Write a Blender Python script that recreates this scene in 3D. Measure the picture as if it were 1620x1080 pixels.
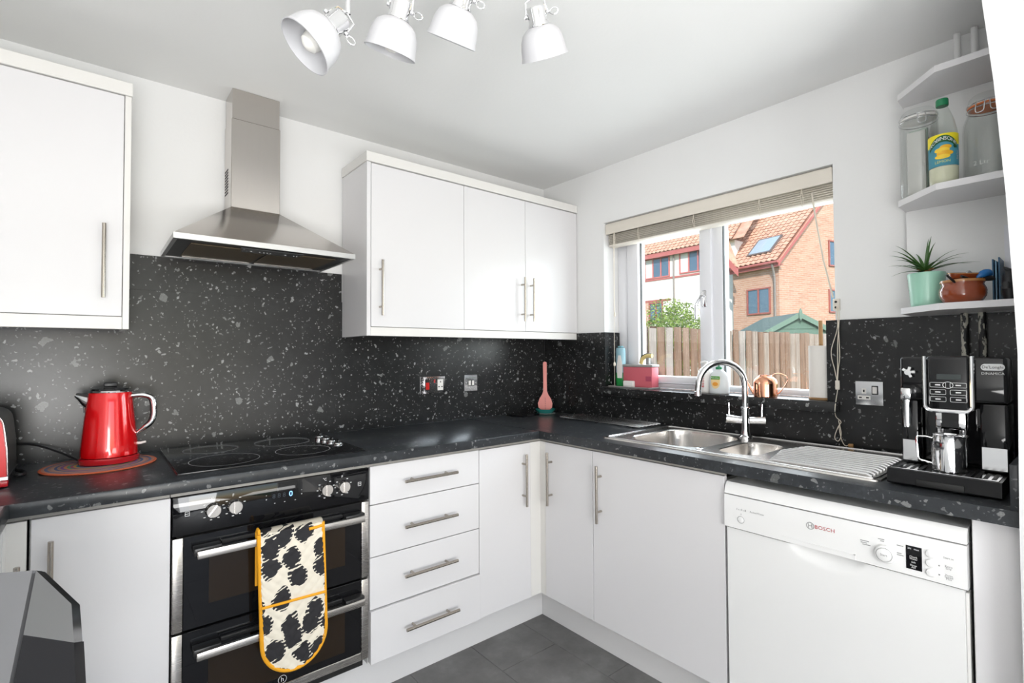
import bpy, bmesh, math, random
from mathutils import Vector, Matrix

# ------------------------------------------------------------------ scene reset
for o in list(bpy.data.objects):
    bpy.data.objects.remove(o, do_unlink=True)
SC = bpy.context.scene
COL = SC.collection
PI = math.pi

# ------------------------------------------------------------------ camera
CAM = Vector((-2.1857, -2.3154, 1.2676))
CR = Vector((0.7698, -0.6382, -0.0049)).normalized()
CF = Vector((0.6381, 0.7696, 0.0239)).normalized()
CU = CR.cross(CF).normalized()
CR = CF.cross(CU).normalized()
FPX = 797.57
cd = bpy.data.cameras.new('camera')
cd.sensor_width = 36.0
cd.lens = FPX * 36.0 / 1620.0
cd.clip_start = 0.02
cd.clip_end = 300
cam = bpy.data.objects.new('camera', cd)
COL.objects.link(cam)
m3 = Matrix((CR, CU, -CF)).transposed()
cam.matrix_world = Matrix.Translation(CAM) @ m3.to_4x4()
SC.camera = cam


def ray(x, y):
    return CF + CR * ((x - 810) / FPX) - CU * ((y - 540) / FPX)


def at_depth(x, y, d):
    return CAM + ray(x, y) * d


# ------------------------------------------------------------------ light
SC.view_settings.view_transform = 'Standard'
SC.view_settings.look = 'None'
SC.view_settings.gamma = 1.0
SC.view_settings.use_curve_mapping = False
SC.view_settings.exposure = -0.02

w = bpy.data.worlds.new('world')
SC.world = w
w.use_nodes = True
wn = w.node_tree.nodes
wl = w.node_tree.links
bg = wn['Background']
sky = wn.new('ShaderNodeTexSky')
sky.sky_type = 'NISHITA'
sky.sun_disc = False
sky.sun_elevation = math.radians(42)
sky.sun_rotation = math.radians(205)
wl.new(sky.outputs[0], bg.inputs[0])
bg.inputs[1].default_value = 0.40


def add_light(name, kind, loc, target, energy, size=None, color=(1, 1, 1)):
    d = bpy.data.lights.new(name, kind)
    d.energy = energy
    d.color = color
    if kind == 'AREA':
        d.shape = 'RECTANGLE'
        d.size, d.size_y = size
    elif kind == 'SUN':
        d.angle = math.radians(0.6)
    o = bpy.data.objects.new(name, d)
    COL.objects.link(o)
    o.location = loc
    o.rotation_euler = (Vector(target) - Vector(loc)).to_track_quat('-Z', 'Y').to_euler()
    return o


# sun comes over the roof of this house, from behind the camera side
add_light('sun', 'SUN', (0, 0, 10), Vector((0, 0, 10)) + Vector((0.74, 0.48, -0.62)), 5.6, color=(1.0, 0.94, 0.86))
# added fill light low in the unseen rear of the room, brightening the cabinets
add_light('rear_fill', 'AREA', (-2.75, -4.6, 0.75), (-0.6, -0.9, 0.15), 78, (1.2, 1.3), (0.97, 0.985, 1.0))
# photographer's flash bounced off the ceiling behind the camera
add_light('bounce_flash', 'AREA', (-2.45, -2.9, 0.8), (-2.35, -2.6, 2.6), 40, (0.9, 1.0), (1.0, 0.99, 0.975))
add_light('added_ceiling_fill', 'AREA', (-1.15, -3.5, 0.8), (-1.25, -3.2, 2.6), 24, (0.9, 1.0), (1.0, 0.99, 0.975))  # added up-light, evens out the right wall and pier
add_light('window_daylight', 'AREA', (0.30, -1.05, 1.55), (-2.0, -1.2, 1.0), 21, (1.05, 0.8), (0.95, 0.975, 1.0))


# ------------------------------------------------------------------ helpers
OFF = {}


def setp(o, label=None, cat=None, group=None, kind=None):
    if label: o['label'] = label
    if cat: o['category'] = cat
    if group: o['group'] = group
    if kind: o['kind'] = kind
    return o


def thing(name, label, cat, loc=(0, 0, 0), rotz=0.0, group=None):
    o = bpy.data.objects.new(name, None)
    o.empty_display_size = 0.05
    COL.objects.link(o)
    o.location = loc
    o.rotation_euler = (0, 0, rotz)
    OFF[o] = Vector(loc)
    return setp(o, label, cat, group)


def link_mesh(name, me, mat, parent=None):
    o = bpy.data.objects.new(name, me)
    COL.objects.link(o)
    if parent is not None:
        o.parent = parent
    if mat is not None:
        for m_ in (mat if isinstance(mat, (list, tuple)) else [mat]):
            me.materials.append(m_)
    return o


def obj(name, bm, mat, parent=None, world=True, smooth=35, label=None, cat=None, group=None, kind=None):
    """bm in world coordinates (world=True) or in the parent's own frame."""
    off = OFF.get(parent, Vector((0, 0, 0))) if parent is not None else None
    if parent is not None and world:
        bmesh.ops.translate(bm, verts=bm.verts, vec=-off)
    bmesh.ops.recalc_face_normals(bm, faces=bm.faces)
    if parent is None and world:
        # top-level single mesh: origin at its base
        if len(bm.verts):
            xs = [v.co.x for v in bm.verts]; ys = [v.co.y for v in bm.verts]; zs = [v.co.z for v in bm.verts]
            base = Vector(((min(xs) + max(xs)) / 2, (min(ys) + max(ys)) / 2, min(zs)))
        else:
            base = Vector((0, 0, 0))
        bmesh.ops.translate(bm, verts=bm.verts, vec=-base)
    me = bpy.data.meshes.new(name)
    bm.to_mesh(me)
    bm.free()
    if smooth:
        me.shade_smooth()
        me.set_sharp_from_angle(angle=math.radians(smooth))
    o = link_mesh(name, me, mat, parent)
    if parent is None and world:
        o.location = base
        OFF[o] = base
    else:
        OFF[o] = off if off is not None else Vector((0, 0, 0))
    return setp(o, label, cat, group, kind)


def B():
    return bmesh.new()


def box(bm, x0, x1, y0, y1, z0, z1, bev=0.0, seg=2):
    x0, x1 = min(x0, x1), max(x0, x1)
    y0, y1 = min(y0, y1), max(y0, y1)
    z0, z1 = min(z0, z1), max(z0, z1)
    t = bmesh.new()
    bmesh.ops.create_cube(t, size=1.0)
    for v in t.verts:
        v.co = Vector(((x0 + x1) / 2 + v.co.x * (x1 - x0), (y0 + y1) / 2 + v.co.y * (y1 - y0), (z0 + z1) / 2 + v.co.z * (z1 - z0)))
    if bev > 0:
        bmesh.ops.bevel(t, geom=list(t.edges), offset=bev, segments=seg, profile=0.5, affect='EDGES')
    merge(bm, t)
    return bm


def merge(bm, t, mat=None):
    me = bpy.data.meshes.new('tmp')
    t.to_mesh(me)
    t.free()
    if mat is not None:
        me.transform(mat)
    bm.from_mesh(me)
    bpy.data.meshes.remove(me)


def frame_of(d):
    d = d.normalized()
    a = Vector((0, 0, 1)) if abs(d.z) < 0.95 else Vector((1, 0, 0))
    x = d.cross(a).normalized()
    y = d.cross(x).normalized()
    return x, y


def ring(bm, c, x, y, r, seg):
    return [bm.verts.new(c + x * (r * math.cos(2 * PI * i / seg)) + y * (r * math.sin(2 * PI * i / seg))) for i in range(seg)]


def bridge(bm, a, b):
    n = len(a)
    for i in range(n):
        try:
            bm.faces.new((a[i], a[(i + 1) % n], b[(i + 1) % n], b[i]))
        except ValueError:
            pass


def cyl(bm, p0, p1, r0, r1=None, seg=20, caps=True):
    p0, p1 = Vector(p0), Vector(p1)
    r1 = r0 if r1 is None else r1
    x, y = frame_of(p1 - p0)
    a = ring(bm, p0, x, y, r0, seg)
    b = ring(bm, p1, x, y, r1, seg)
    bridge(bm, a, b)
    if caps:
        bm.faces.new(a)
        bm.faces.new(list(reversed(b)))
    return bm


def tube(bm, pts, r, seg=10, closed=False, caps=True):
    pts = [Vector(p) for p in pts]
    n = len(pts)
    rs = r if isinstance(r, (list, tuple)) else [r] * n
    rings = []
    px_ = None
    for i, p in enumerate(pts):
        if closed:
            d = pts[(i + 1) % n] - pts[i - 1]
        else:
            d = pts[min(i + 1, n - 1)] - pts[max(i - 1, 0)]
        d.normalize()
        if px_ is None:
            x, y = frame_of(d)
        else:
            x = (px_ - d * px_.dot(d))
            if x.length < 1e-6:
                x, y = frame_of(d)
            x.normalize()
            y = d.cross(x).normalized()
        px_ = x
        rings.append(ring(bm, p, x, y, rs[i], seg))
    for i in range(n - 1):
        bridge(bm, rings[i], rings[i + 1])
    if closed:
        bridge(bm, rings[-1], rings[0])
    elif caps:
        bm.faces.new(rings[0])
        bm.faces.new(list(reversed(rings[-1])))
    return bm


def lathe(bm, prof, c=(0, 0, 0), axis=(0, 0, 1), seg=36, cap0=True, cap1=True):
    """prof = [(r, h)...] swept round axis through c"""
    c = Vector(c)
    ax = Vector(axis).normalized()
    x, y = frame_of(ax)
    rings = []
    for r, h in prof:
        rings.append(ring(bm, c + ax * h, x, y, max(r, 1e-5), seg))
    for i in range(len(rings) - 1):
        bridge(bm, rings[i], rings[i + 1])
    if cap0: bm.faces.new(rings[0])
    if cap1: bm.faces.new(list(reversed(rings[-1])))
    return bm


def prism(bm, poly, fn, d0, d1):
    """poly = 2D points, fn(u, v, d) -> world"""
    a = [bm.verts.new(fn(u, v, d0)) for u, v in poly]
    b = [bm.verts.new(fn(u, v, d1)) for u, v in poly]
    bridge(bm, a, b)
    bm.faces.new(a)
    bm.faces.new(list(reversed(b)))
    return bm


def bevel_all(bm, off, seg=2, ang=30):
    es = [e for e in bm.edges if len(e.link_faces) == 2 and e.calc_face_angle(0) > math.radians(ang)]
    bmesh.ops.recalc_face_normals(bm, faces=bm.faces)
    bmesh.ops.bevel(bm, geom=es, offset=off, segments=seg, profile=0.5, affect='EDGES')
    return bm


def spline(pts, n=8):
    """Catmull-Rom through pts"""
    pts = [Vector(p) for p in pts]
    P = [pts[0] * 2 - pts[1]] + pts + [pts[-1] * 2 - pts[-2]]
    out = []
    for i in range(1, len(P) - 2):
        for k in range(n):
            t = k / n
            a, b, c, d = P[i - 1], P[i], P[i + 1], P[i + 2]
            out.append(0.5 * ((2 * b) + (c - a) * t + (2 * a - 5 * b + 4 * c - d) * t * t + (3 * b - a - 3 * c + d) * t ** 3))
    out.append(pts[-1])
    return out


def text_bm(body, size, fn, extrude=0.0, spacing=1.0, align='CENTER'):
    """flat letters; fn(u, v) -> world point"""
    cu = bpy.data.curves.new('t', 'FONT')
    cu.body = body
    cu.size = size
    cu.align_x = align
    cu.align_y = 'CENTER'
    cu.space_character = spacing
    cu.resolution_u = 3
    to = bpy.data.objects.new('t', cu)
    COL.objects.link(to)
    dg = bpy.context.evaluated_depsgraph_get()
    me = bpy.data.meshes.new_from_object(to.evaluated_get(dg))
    bpy.data.objects.remove(to, do_unlink=True)
    bpy.data.curves.remove(cu)
    bm = bmesh.new()
    bm.from_mesh(me)
    bpy.data.meshes.remove(me)
    for v in bm.verts:
        v.co = Vector(fn(v.co.x, v.co.y))
    return bm


# ------------------------------------------------------------------ materials
def mat(name, col=(0.8, 0.8, 0.8), rough=0.5, metal=0.0, spec=0.5, coat=0.0, emis=None, estr=0.0, trans=0.0, ior=1.45, alpha=1.0):
    m = bpy.data.materials.new(name)
    m.use_nodes = True
    b = m.node_tree.nodes['Principled BSDF']
    b.inputs['Base Color'].default_value = (*col, 1)
    b.inputs['Roughness'].default_value = rough
    b.inputs['Metallic'].default_value = metal
    b.inputs['Specular IOR Level'].default_value = spec
    b.inputs['Coat Weight'].default_value = coat
    b.inputs['Coat Roughness'].default_value = 0.04
    b.inputs['Transmission Weight'].default_value = trans
    b.inputs['IOR'].default_value = ior
    b.inputs['Alpha'].default_value = alpha
    if emis:
        b.inputs['Emission Color'].default_value = (*emis, 1)
        b.inputs['Emission Strength'].default_value = estr
    return m


def nodes_of(m):
    return m.node_tree.nodes, m.node_tree.links, m.node_tree.nodes['Principled BSDF']


def N(m, kind, **kw):
    n = m.node_tree.nodes.new(kind)
    for k, v in kw.items():
        setattr(n, k, v)
    return n


def pos_coords(m, scale=(1, 1, 1), obj_space=False):
    if obj_space:
        g = N(m, 'ShaderNodeTexCoord'); out = g.outputs['Object']
    else:
        g = N(m, 'ShaderNodeNewGeometry'); out = g.outputs['Position']
    mp = N(m, 'ShaderNodeMapping')
    mp.inputs['Scale'].default_value = scale
    m.node_tree.links.new(out, mp.inputs['Vector'])
    return mp.outputs['Vector']


def ramp(m, fac, stops, interp='LINEAR'):
    r = N(m, 'ShaderNodeValToRGB')
    r.color_ramp.interpolation = interp
    e = r.color_ramp.elements
    while len(e) > 1: e.remove(e[-1])
    e[0].position = stops[0][0]
    e[0].color = (*stops[0][1], 1)
    for p, c in stops[1:]:
        k = e.new(p)
        k.color = (*c, 1)
    m.node_tree.links.new(fac, r.inputs[0])
    return r.outputs[0]


def mixc(m, fac, a, b, mode='MIX'):
    n = N(m, 'ShaderNodeMix', data_type='RGBA', blend_type=mode)
    for inp, v in ((n.inputs[0], fac), (n.inputs[6], a), (n.inputs[7], b)):
        if hasattr(v, 'is_linked') or hasattr(v, 'links'):
            m.node_tree.links.new(v, inp)
        elif isinstance(v, (int, float)):
            inp.default_value = v
        else:
            inp.default_value = (*v, 1)
    return n.outputs[2]


def math_(m, op, a, b=None, c=None):
    n = N(m, 'ShaderNodeMath', operation=op)
    for i, v in enumerate((a, b, c)):
        if v is None: continue
        if hasattr(v, 'links'):
            m.node_tree.links.new(v, n.inputs[i])
        else:
            n.inputs[i].default_value = v
    return n.outputs[0]


def noise(m, vec, scale, detail=3.0, rough=0.5):
    n = N(m, 'ShaderNodeTexNoise')
    n.inputs['Scale'].default_value = scale
    n.inputs['Detail'].default_value = detail
    n.inputs['Roughness'].default_value = rough
    m.node_tree.links.new(vec, n.inputs['Vector'])
    return n.outputs['Fac']


def bump(m, height, strength=0.2, dist=0.002):
    nd, lk, b = nodes_of(m)
    n = N(m, 'ShaderNodeBump')
    n.inputs['Strength'].default_value = strength
    n.inputs['Distance'].default_value = dist
    lk.new(height, n.inputs['Height'])
    lk.new(n.outputs[0], b.inputs['Normal'])


def paint_mat(name, col, rough=0.6, bs=0.12, sc=90):
    m = mat(name, col, rough)
    v = pos_coords(m)
    f = noise(m, v, 2.2, 2)
    c = mixc(m, f, tuple(x * 0.97 for x in col), tuple(min(1, x * 1.02) for x in col))
    m.node_tree.links.new(c, nodes_of(m)[2].inputs['Base Color'])
    bump(m, noise(m, v, sc, 3), bs, 0.003)
    return m


def laminate_mat(name, base, rough, fleck=1.0, haze=0.5, big=0.26):
    m = mat(name, base, rough, spec=0.45)
    nd, lk, b = nodes_of(m)
    v = pos_coords(m)
    # warp for ragged chip outlines
    wn_ = N(m, 'ShaderNodeTexNoise'); wn_.inputs['Scale'].default_value = 42
    lk.new(v, wn_.inputs['Vector'])
    wv = N(m, 'ShaderNodeVectorMath', operation='MULTIPLY_ADD')
    lk.new(wn_.outputs['Color'], wv.inputs[0])
    wv.inputs[1].default_value = (0.034, 0.034, 0.034)
    lk.new(v, wv.inputs[2])
    cloud = noise(m, v, 16, 6, 0.7)
    base_c = ramp(m, cloud, [(0.25, tuple(x * 0.62 for x in base)), (0.55, base), (0.85, tuple(x * (1.5 + haze) for x in base))])

    def chips(scale, size, dens, col, prev):
        vo = N(m, 'ShaderNodeTexVoronoi', feature='F1')
        vo.inputs['Scale'].default_value = scale
        lk.new(wv.outputs[0], vo.inputs['Vector'])
        sel = N(m, 'ShaderNodeSeparateColor')
        lk.new(vo.outputs['Color'], sel.inputs[0])
        rad = math_(m, 'MULTIPLY', sel.outputs[1], size)
        inside = math_(m, 'LESS_THAN', vo.outputs['Distance'], rad)
        pick = math_(m, 'GREATER_THAN', sel.outputs[0], 1 - dens)
        f = math_(m, 'MULTIPLY', inside, pick)
        var = noise(m, v, 300, 2)
        lum = math_(m, 'MULTIPLY_ADD', var, 0.9, 0.25)
        f2 = math_(m, 'MULTIPLY', f, lum)
        f2 = math_(m, 'MULTIPLY', f2, fleck)
        return mixc(m, f2, prev, col)
    c = chips(24, 0.44, big, (0.20, 0.205, 0.20), base_c)
    c = chips(52, 0.44, 0.28, (0.36, 0.365, 0.36), c)
    c = chips(110, 0.44, 0.30, (0.22, 0.225, 0.225), c)
    lk.new(c, b.inputs['Base Color'])
    bump(m, noise(m, v, 420, 2), 0.06, 0.001)
    return m


def brushed(name, col, rough, axis_scale=(4, 4, 300), amt=0.12):
    m = mat(name, col, rough, metal=1.0)
    nd, lk, b = nodes_of(m)
    v = pos_coords(m, axis_scale)
    f = noise(m, v, 3.0, 3)
    r_ = math_(m, 'MULTIPLY_ADD', f, amt, rough - amt / 2)
    lk.new(r_, b.inputs['Roughness'])
    c = mixc(m, f, tuple(x * 0.88 for x in col), col)
    lk.new(c, b.inputs['Base Color'])
    return m


def glass_mat(name, tint=(0.95, 0.98, 0.97), refl=1.0, rough=0.0):
    m = bpy.data.materials.new(name)
    m.use_nodes = True
    nt = m.node_tree
    for n in list(nt.nodes): nt.nodes.remove(n)
    out = nt.nodes.new('ShaderNodeOutputMaterial')
    mx = nt.nodes.new('ShaderNodeMixShader')
    tr = nt.nodes.new('ShaderNodeBsdfTransparent')
    tr.inputs[0].default_value = (*tint, 1)
    gl = nt.nodes.new('ShaderNodeBsdfGlossy')
    gl.inputs['Roughness'].default_value = rough
    fr = nt.nodes.new('ShaderNodeLayerWeight')
    fr.inputs[0].default_value = 0.5
    pw_ = nt.nodes.new('ShaderNodeMath'); pw_.operation = 'POWER'; pw_.inputs[1].default_value = 4.0
    nt.links.new(fr.outputs['Facing'], pw_.inputs[0])
    mu = nt.nodes.new('ShaderNodeMath'); mu.operation = 'MULTIPLY_ADD'
    mu.inputs[1].default_value = 0.55 * refl
    mu.inputs[2].default_value = 0.035
    nt.links.new(pw_.outputs[0], mu.inputs[0])
    nt.links.new(mu.outputs[0], mx.inputs[0])
    nt.links.new(tr.outputs[0], mx.inputs[1])
    nt.links.new(gl.outputs[0], mx.inputs[2])
    nt.links.new(mx.outputs[0], out.inputs[0])
    return m


M = {}
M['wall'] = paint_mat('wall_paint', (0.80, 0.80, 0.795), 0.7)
M['pier'] = paint_mat('pier_paint_dimmed', (0.62, 0.625, 0.63), 0.75)  # wall paint darkened for the pier to offset strong lamp light on it
M['ceiling'] = paint_mat('ceiling_paint', (0.80, 0.80, 0.79), 0.75)
M['splash'] = laminate_mat('splashback_laminate', (0.015, 0.0153, 0.0158), 0.27, 1.0, 0.6)
M['worktop'] = laminate_mat('worktop_laminate', (0.032, 0.035, 0.039), 0.29, 0.6, 0.8, 0.03)
M['white'] = mat('white_door_gloss', (0.70, 0.69, 0.70), 0.24, spec=0.45)
M['cream'] = mat('cream_edging', (0.73, 0.715, 0.69), 0.4)
M['carcass'] = mat('carcass_white', (0.72, 0.71, 0.69), 0.5)
M['rail'] = mat('grey_rail', (0.36, 0.345, 0.32), 0.45)
M['plinth'] = mat('plinth_white', (0.70, 0.69, 0.69), 0.45)
M['nickel'] = mat('brushed_nickel', (0.44, 0.40, 0.35), 0.22, metal=1.0)
M['sinksteel'] = mat('sink_steel', (0.70, 0.67, 0.64), 0.24, metal=1.0)
M['steel'] = brushed('brushed_steel', (0.66, 0.63, 0.60), 0.26, (3, 3, 260))
M['steel_h'] = brushed('brushed_steel_flat', (0.72, 0.69, 0.66), 0.24, (8, 260, 8))
M['hoodsteel'] = brushed('hood_steel', (0.60, 0.565, 0.53), 0.20, (260, 260, 2), 0.10)
M['rimsteel'] = brushed('rim_steel', (0.66, 0.66, 0.66), 0.30, (3, 3, 200))
M['chrome'] = mat('chrome', (0.82, 0.82, 0.83), 0.06, metal=1.0)
M['chrome_soft'] = mat('satin_chrome', (0.78, 0.78, 0.79), 0.18, metal=1.0)
M['black_gloss'] = mat('black_gloss', (0.008, 0.008, 0.009), 0.05, spec=0.5)
M['black_glass'] = mat('black_glass', (0.006, 0.006, 0.007), 0.03, spec=0.5)
M['black_plastic'] = mat('black_plastic', (0.014, 0.014, 0.015), 0.32)
M['black_matt'] = mat('black_matt', (0.01, 0.01, 0.01), 0.6)
M['darkvoid'] = mat('dark_cavity', (0.02, 0.018, 0.016), 0.8)
M['brownglass'] = mat('oven_window_glass', (0.020, 0.013, 0.008), 0.05, spec=0.5)
M['print'] = mat('white_print', (0.75, 0.75, 0.75), 0.5)
M['greyprint'] = mat('grey_print', (0.25, 0.25, 0.25), 0.5)
M['redprint'] = mat('red_print', (0.40, 0.01, 0.015), 0.5)
M['blueled'] = mat('blue_led', (0.1, 0.3, 0.9), 0.4, emis=(0.25, 0.55, 1.0), estr=2.2)
M['whiteled'] = mat('white_led', (1, 1, 1), 0.4, emis=(1, 1, 1), estr=2.0)
M['appliance'] = mat('appliance_white', (0.80, 0.80, 0.795), 0.28)
M['upvc'] = mat('white_upvc', (0.76, 0.76, 0.79), 0.28)
M['glass'] = glass_mat('window_glass', (0.96, 0.985, 0.98), 0.8)
M['jarglass'] = glass_mat('jar_glass', (0.972, 0.98, 0.975), 1.0, 0.02)
M['clearplastic'] = glass_mat('clear_plastic', (0.93, 0.95, 0.93), 1.2, 0.06)
M['red'] = mat('red_enamel', (0.74, 0.003, 0.006), 0.16, metal=0.25, coat=1.0)
M['red2'] = mat('red_plastic', (0.42, 0.006, 0.012), 0.2, coat=0.6)
M['copper'] = mat('copper', (0.86, 0.42, 0.27), 0.12, metal=1.0)
M['slat'] = mat('blind_slat_cream', (0.74, 0.69, 0.61), 0.45)
M['slatdark'] = mat('blind_slat_shade', (0.56, 0.50, 0.42), 0.5)
M['cord'] = mat('cord_cream', (0.72, 0.66, 0.56), 0.8)
M['salmon'] = mat('salmon_pink', (0.72, 0.22, 0.19), 0.4)
M['pinkbox'] = mat('pink_tin', (0.56, 0.12, 0.15), 0.5)
M['greytin'] = mat('grey_tin_lid', (0.30, 0.29, 0.28), 0.5)
M['teal'] = mat('teal_glaze', (0.02, 0.22, 0.20), 0.2, coat=0.6)
M['mint'] = mat('mint_ceramic', (0.36, 0.66, 0.52), 0.28, coat=0.5)
M['green'] = mat('green_plastic', (0.01, 0.20, 0.08), 0.3)
M['greenliquid'] = mat('green_liquid', (0.02, 0.26, 0.06), 0.15)
M['soap'] = mat('clear_soap', (0.72, 0.75, 0.76), 0.18)
M['whiteplastic'] = mat('white_plastic', (0.80, 0.78, 0.75), 0.35)
M['paper'] = paint_mat('kitchen_paper', (0.80, 0.77, 0.73), 0.9, 0.3, 160)
M['wood'] = mat('beech_wood', (0.36, 0.20, 0.08), 0.5)
M['leaf'] = mat('leaf_green', (0.045, 0.12, 0.025), 0.42)
M['leafdry'] = mat('dry_leaf', (0.22, 0.11, 0.04), 0.7)
M['soil'] = mat('soil', (0.05, 0.03, 0.02), 0.9)
M['brownglaze'] = mat('brown_glaze', (0.24, 0.045, 0.012), 0.14, coat=0.8)
M['tanglaze'] = mat('tan_glaze', (0.40, 0.17, 0.05), 0.2, coat=0.8)
M['bluebook'] = mat('blue_card', (0.02, 0.10, 0.20), 0.35)
M['bluelight'] = mat('pale_blue_card', (0.16, 0.30, 0.42), 0.35)
M['blue'] = mat('blue_plastic', (0.02, 0.15, 0.42), 0.25)
M['leather'] = mat('black_leather', (0.012, 0.012, 0.014), 0.4)
M['paperwhite'] = mat('paper_white', (0.78, 0.79, 0.84), 0.7)
M['shade'] = mat('lampshade_white', (0.56, 0.56, 0.58), 0.4)
M['bulb'] = mat('opal_bulb', (0.85, 0.84, 0.80), 0.25)
M['yellow'] = mat('yellow_binding', (0.80, 0.36, 0.012), 0.75)
M['orange_rubber'] = mat('orange_rubber', (0.75, 0.20, 0.05), 0.5)

# ================================================================== THE ROOM
H = 2.305
LX = -2.94          # left wall
RY = -5.2           # rear wall
WY0, WY1, WZ0, WZ1 = -0.487, -1.622, 1.04, 1.993   # window opening

bm = B(); box(bm, LX - .12, 0.28, 0, 0.14, -.05, H + .02)
obj('wall_back', bm, M['wall'], kind='structure')
bm = B(); box(bm, LX - .12, LX, RY, 0, -.05, H + .02)
obj('wall_left', bm, M['wall'], kind='structure')
bm = B()
box(bm, 0, 0.28, WY0, 0, -.05, H + .02)
box(bm, 0, 0.28, RY, WY1, -.05, H + .02)
box(bm, 0, 0.28, WY1, WY0, -.05, WZ0)
box(bm, 0, 0.28, WY1, WY0, WZ1, H + .02)
obj('wall_right', bm, M['wall'], kind='structure')
bm = B()
box(bm, LX - .12, -3.0 + .0, RY - .12, RY, -.05, H + .02)
box(bm, LX, -2.9, RY - .12, RY, -.05, H + .02)
box(bm, -0.6, 0.28, RY - .12, RY, -.05, H + .02)
box(bm, -2.9, -0.6, RY - .12, RY, 2.2, H + .02)
obj('wall_rear', bm, M['wall'], kind='structure')
bm = B(); box(bm, LX - .12, 0.28, RY - .12, 0.14, H, H + .1)
obj('ceiling', bm, M['ceiling'], kind='structure')

# plastered pier at the end of the sink run; its arris bows inwards towards the top
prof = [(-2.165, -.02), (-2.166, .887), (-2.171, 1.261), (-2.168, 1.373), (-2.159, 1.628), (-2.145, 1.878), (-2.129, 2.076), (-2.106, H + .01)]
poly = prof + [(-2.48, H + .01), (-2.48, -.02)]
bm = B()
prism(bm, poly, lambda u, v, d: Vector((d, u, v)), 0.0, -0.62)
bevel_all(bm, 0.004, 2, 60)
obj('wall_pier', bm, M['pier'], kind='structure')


def pier_y(z):
    for (y0, z0), (y1, z1) in zip(prof, prof[1:]):
        if z0 <= z <= z1:
            return y0 + (y1 - y0) * (z - z0) / (z1 - z0)
    return -2.13


# floor: screed with separate vinyl tiles laid in half bond
bm = B(); box(bm, LX - .12, 0.28, RY - .12, 0.14, -.06, -.003)
mfl = mat('tile_joint', (0.03, 0.03, 0.03), 0.8)
floor = obj('floor', bm, mfl, kind='structure', world=False)
mt = mat('slate_vinyl', (0.17, 0.17, 0.17), 0.42)
v = pos_coords(mt)
cl = ramp(mt, noise(mt, v, 7, 8, 0.62), [(0.3, (0.115, 0.112, 0.11)), (0.55, (0.165, 0.162, 0.16)), (0.8, (0.24, 0.237, 0.235))])
mt.node_tree.links.new(cl, nodes_of(mt)[2].inputs['Base Color'])
bump(mt, noise(mt, v, 60, 4), 0.15, 0.002)
tb = B(); box(tb, -.1462, .1462, -.2932, .2932, -.004, 0.0, 0.0008, 1)
bmesh.ops.recalc_face_normals(tb, faces=tb.faces)
tile_me = bpy.data.meshes.new('tile'); tb.to_mesh(tile_me); tb.free(); tile_me.materials.append(mt)
TW, TL = 0.294, 0.588
for i in range(-8, 3):
    x = -0.62 + (i + .5) * TW
    if x - TW / 2 < LX - .02 or x + TW / 2 > 0.28: continue
    sh = -0.712 if i % 2 else -1.006
    for k in range(-8, 3):
        yc = sh + (k + .5) * TL
        if yc - TL / 2 < RY or yc + TL / 2 > 0.14: continue
        o = bpy.data.objects.new('tile', tile_me); COL.objects.link(o)
        o.parent = floor; o.location = (x, yc, 0)

# ------------------------------------------------------------------ splashbacks
bm = B(); box(bm, LX + .001, -0.0105, -.010, -.0004, 0.9102, 1.510)
obj('back_splashback', bm, M['splash'], label='speckled black splashback panel running along the wall behind the hob', cat='splashback')
bm = B(); box(bm, -2.088, -1.302, -.010, -.0004, 1.5105, 1.640)
obj('hood_splashback', bm, M['splash'], label='short speckled black splashback strip directly beneath the cooker hood', cat='splashback')
bm = B()
box(bm, -.010, 0, -0.462, -.0101, 0.91, 1.383)
box(bm, -.010, 0, -1.592, -0.462, 0.91, 1.036)
box(bm, -.010, 0, -2.155, -1.592, 0.91, 1.389)
sb = obj('window_splashback', bm, M['splash'], label='speckled black splashback below and beside the kitchen window', cat='splashback')
bm = B(); box(bm, -.010, 0.118, -.4972, -.4625, 1.0815, 1.383)
obj('reveal_lining', bm, M['splash'], sb)

# ------------------------------------------------------------------ worktops
WT, TH = 0.910, 0.036


def slab(bm, x0, x1, y0, y1, z0=WT - TH, z1=WT):
    box(bm, x0, x1, y0, y1, z0, z1)


bm = B(); slab(bm, LX, -0.6012, -0.600, -.0102); bevel_all(bm, .004, 2)
# fill to the corner behind the joint
obj('hob_worktop', bm, M['worktop'], label='dark speckled laminate worktop under the hob and the red kettle', cat='worktop')
bm = B()
SX0, SX1, SY0, SY1 = -0.515, -0.06, -1.535, -0.945      # sink cut-out
slab(bm, -0.600, -.0102, SY1, -.0102)
slab(bm, -0.600, -.0102, pier_y(.9) + .001, SY0)
slab(bm, -0.600, SX0, SY0, SY1)
slab(bm, SX1, -.0102, SY0, SY1)
bmesh.ops.remove_doubles(bm, verts=bm.verts, dist=1e-5)
obj('sink_worktop', bm, M['worktop'], label='dark speckled laminate worktop carrying the steel sink and coffee machine', cat='worktop')
bm = B(); slab(bm, LX, -2.339, -1.05, -0.6005); bevel_all(bm, .004, 2)
obj('side_worktop', bm, M['worktop'], label='return of dark speckled worktop beside the toaster, along the left wall', cat='worktop')
bm = B(); box(bm, -0.600, -.0102, pier_y(.95) + .0015, pier_y(.95) + .0165, WT + .0003, 1.013, .0015)
obj('worktop_upstand', bm, M['worktop'], label='low dark laminate upstand against the pier beside the coffee machine', cat='upstand')


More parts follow.
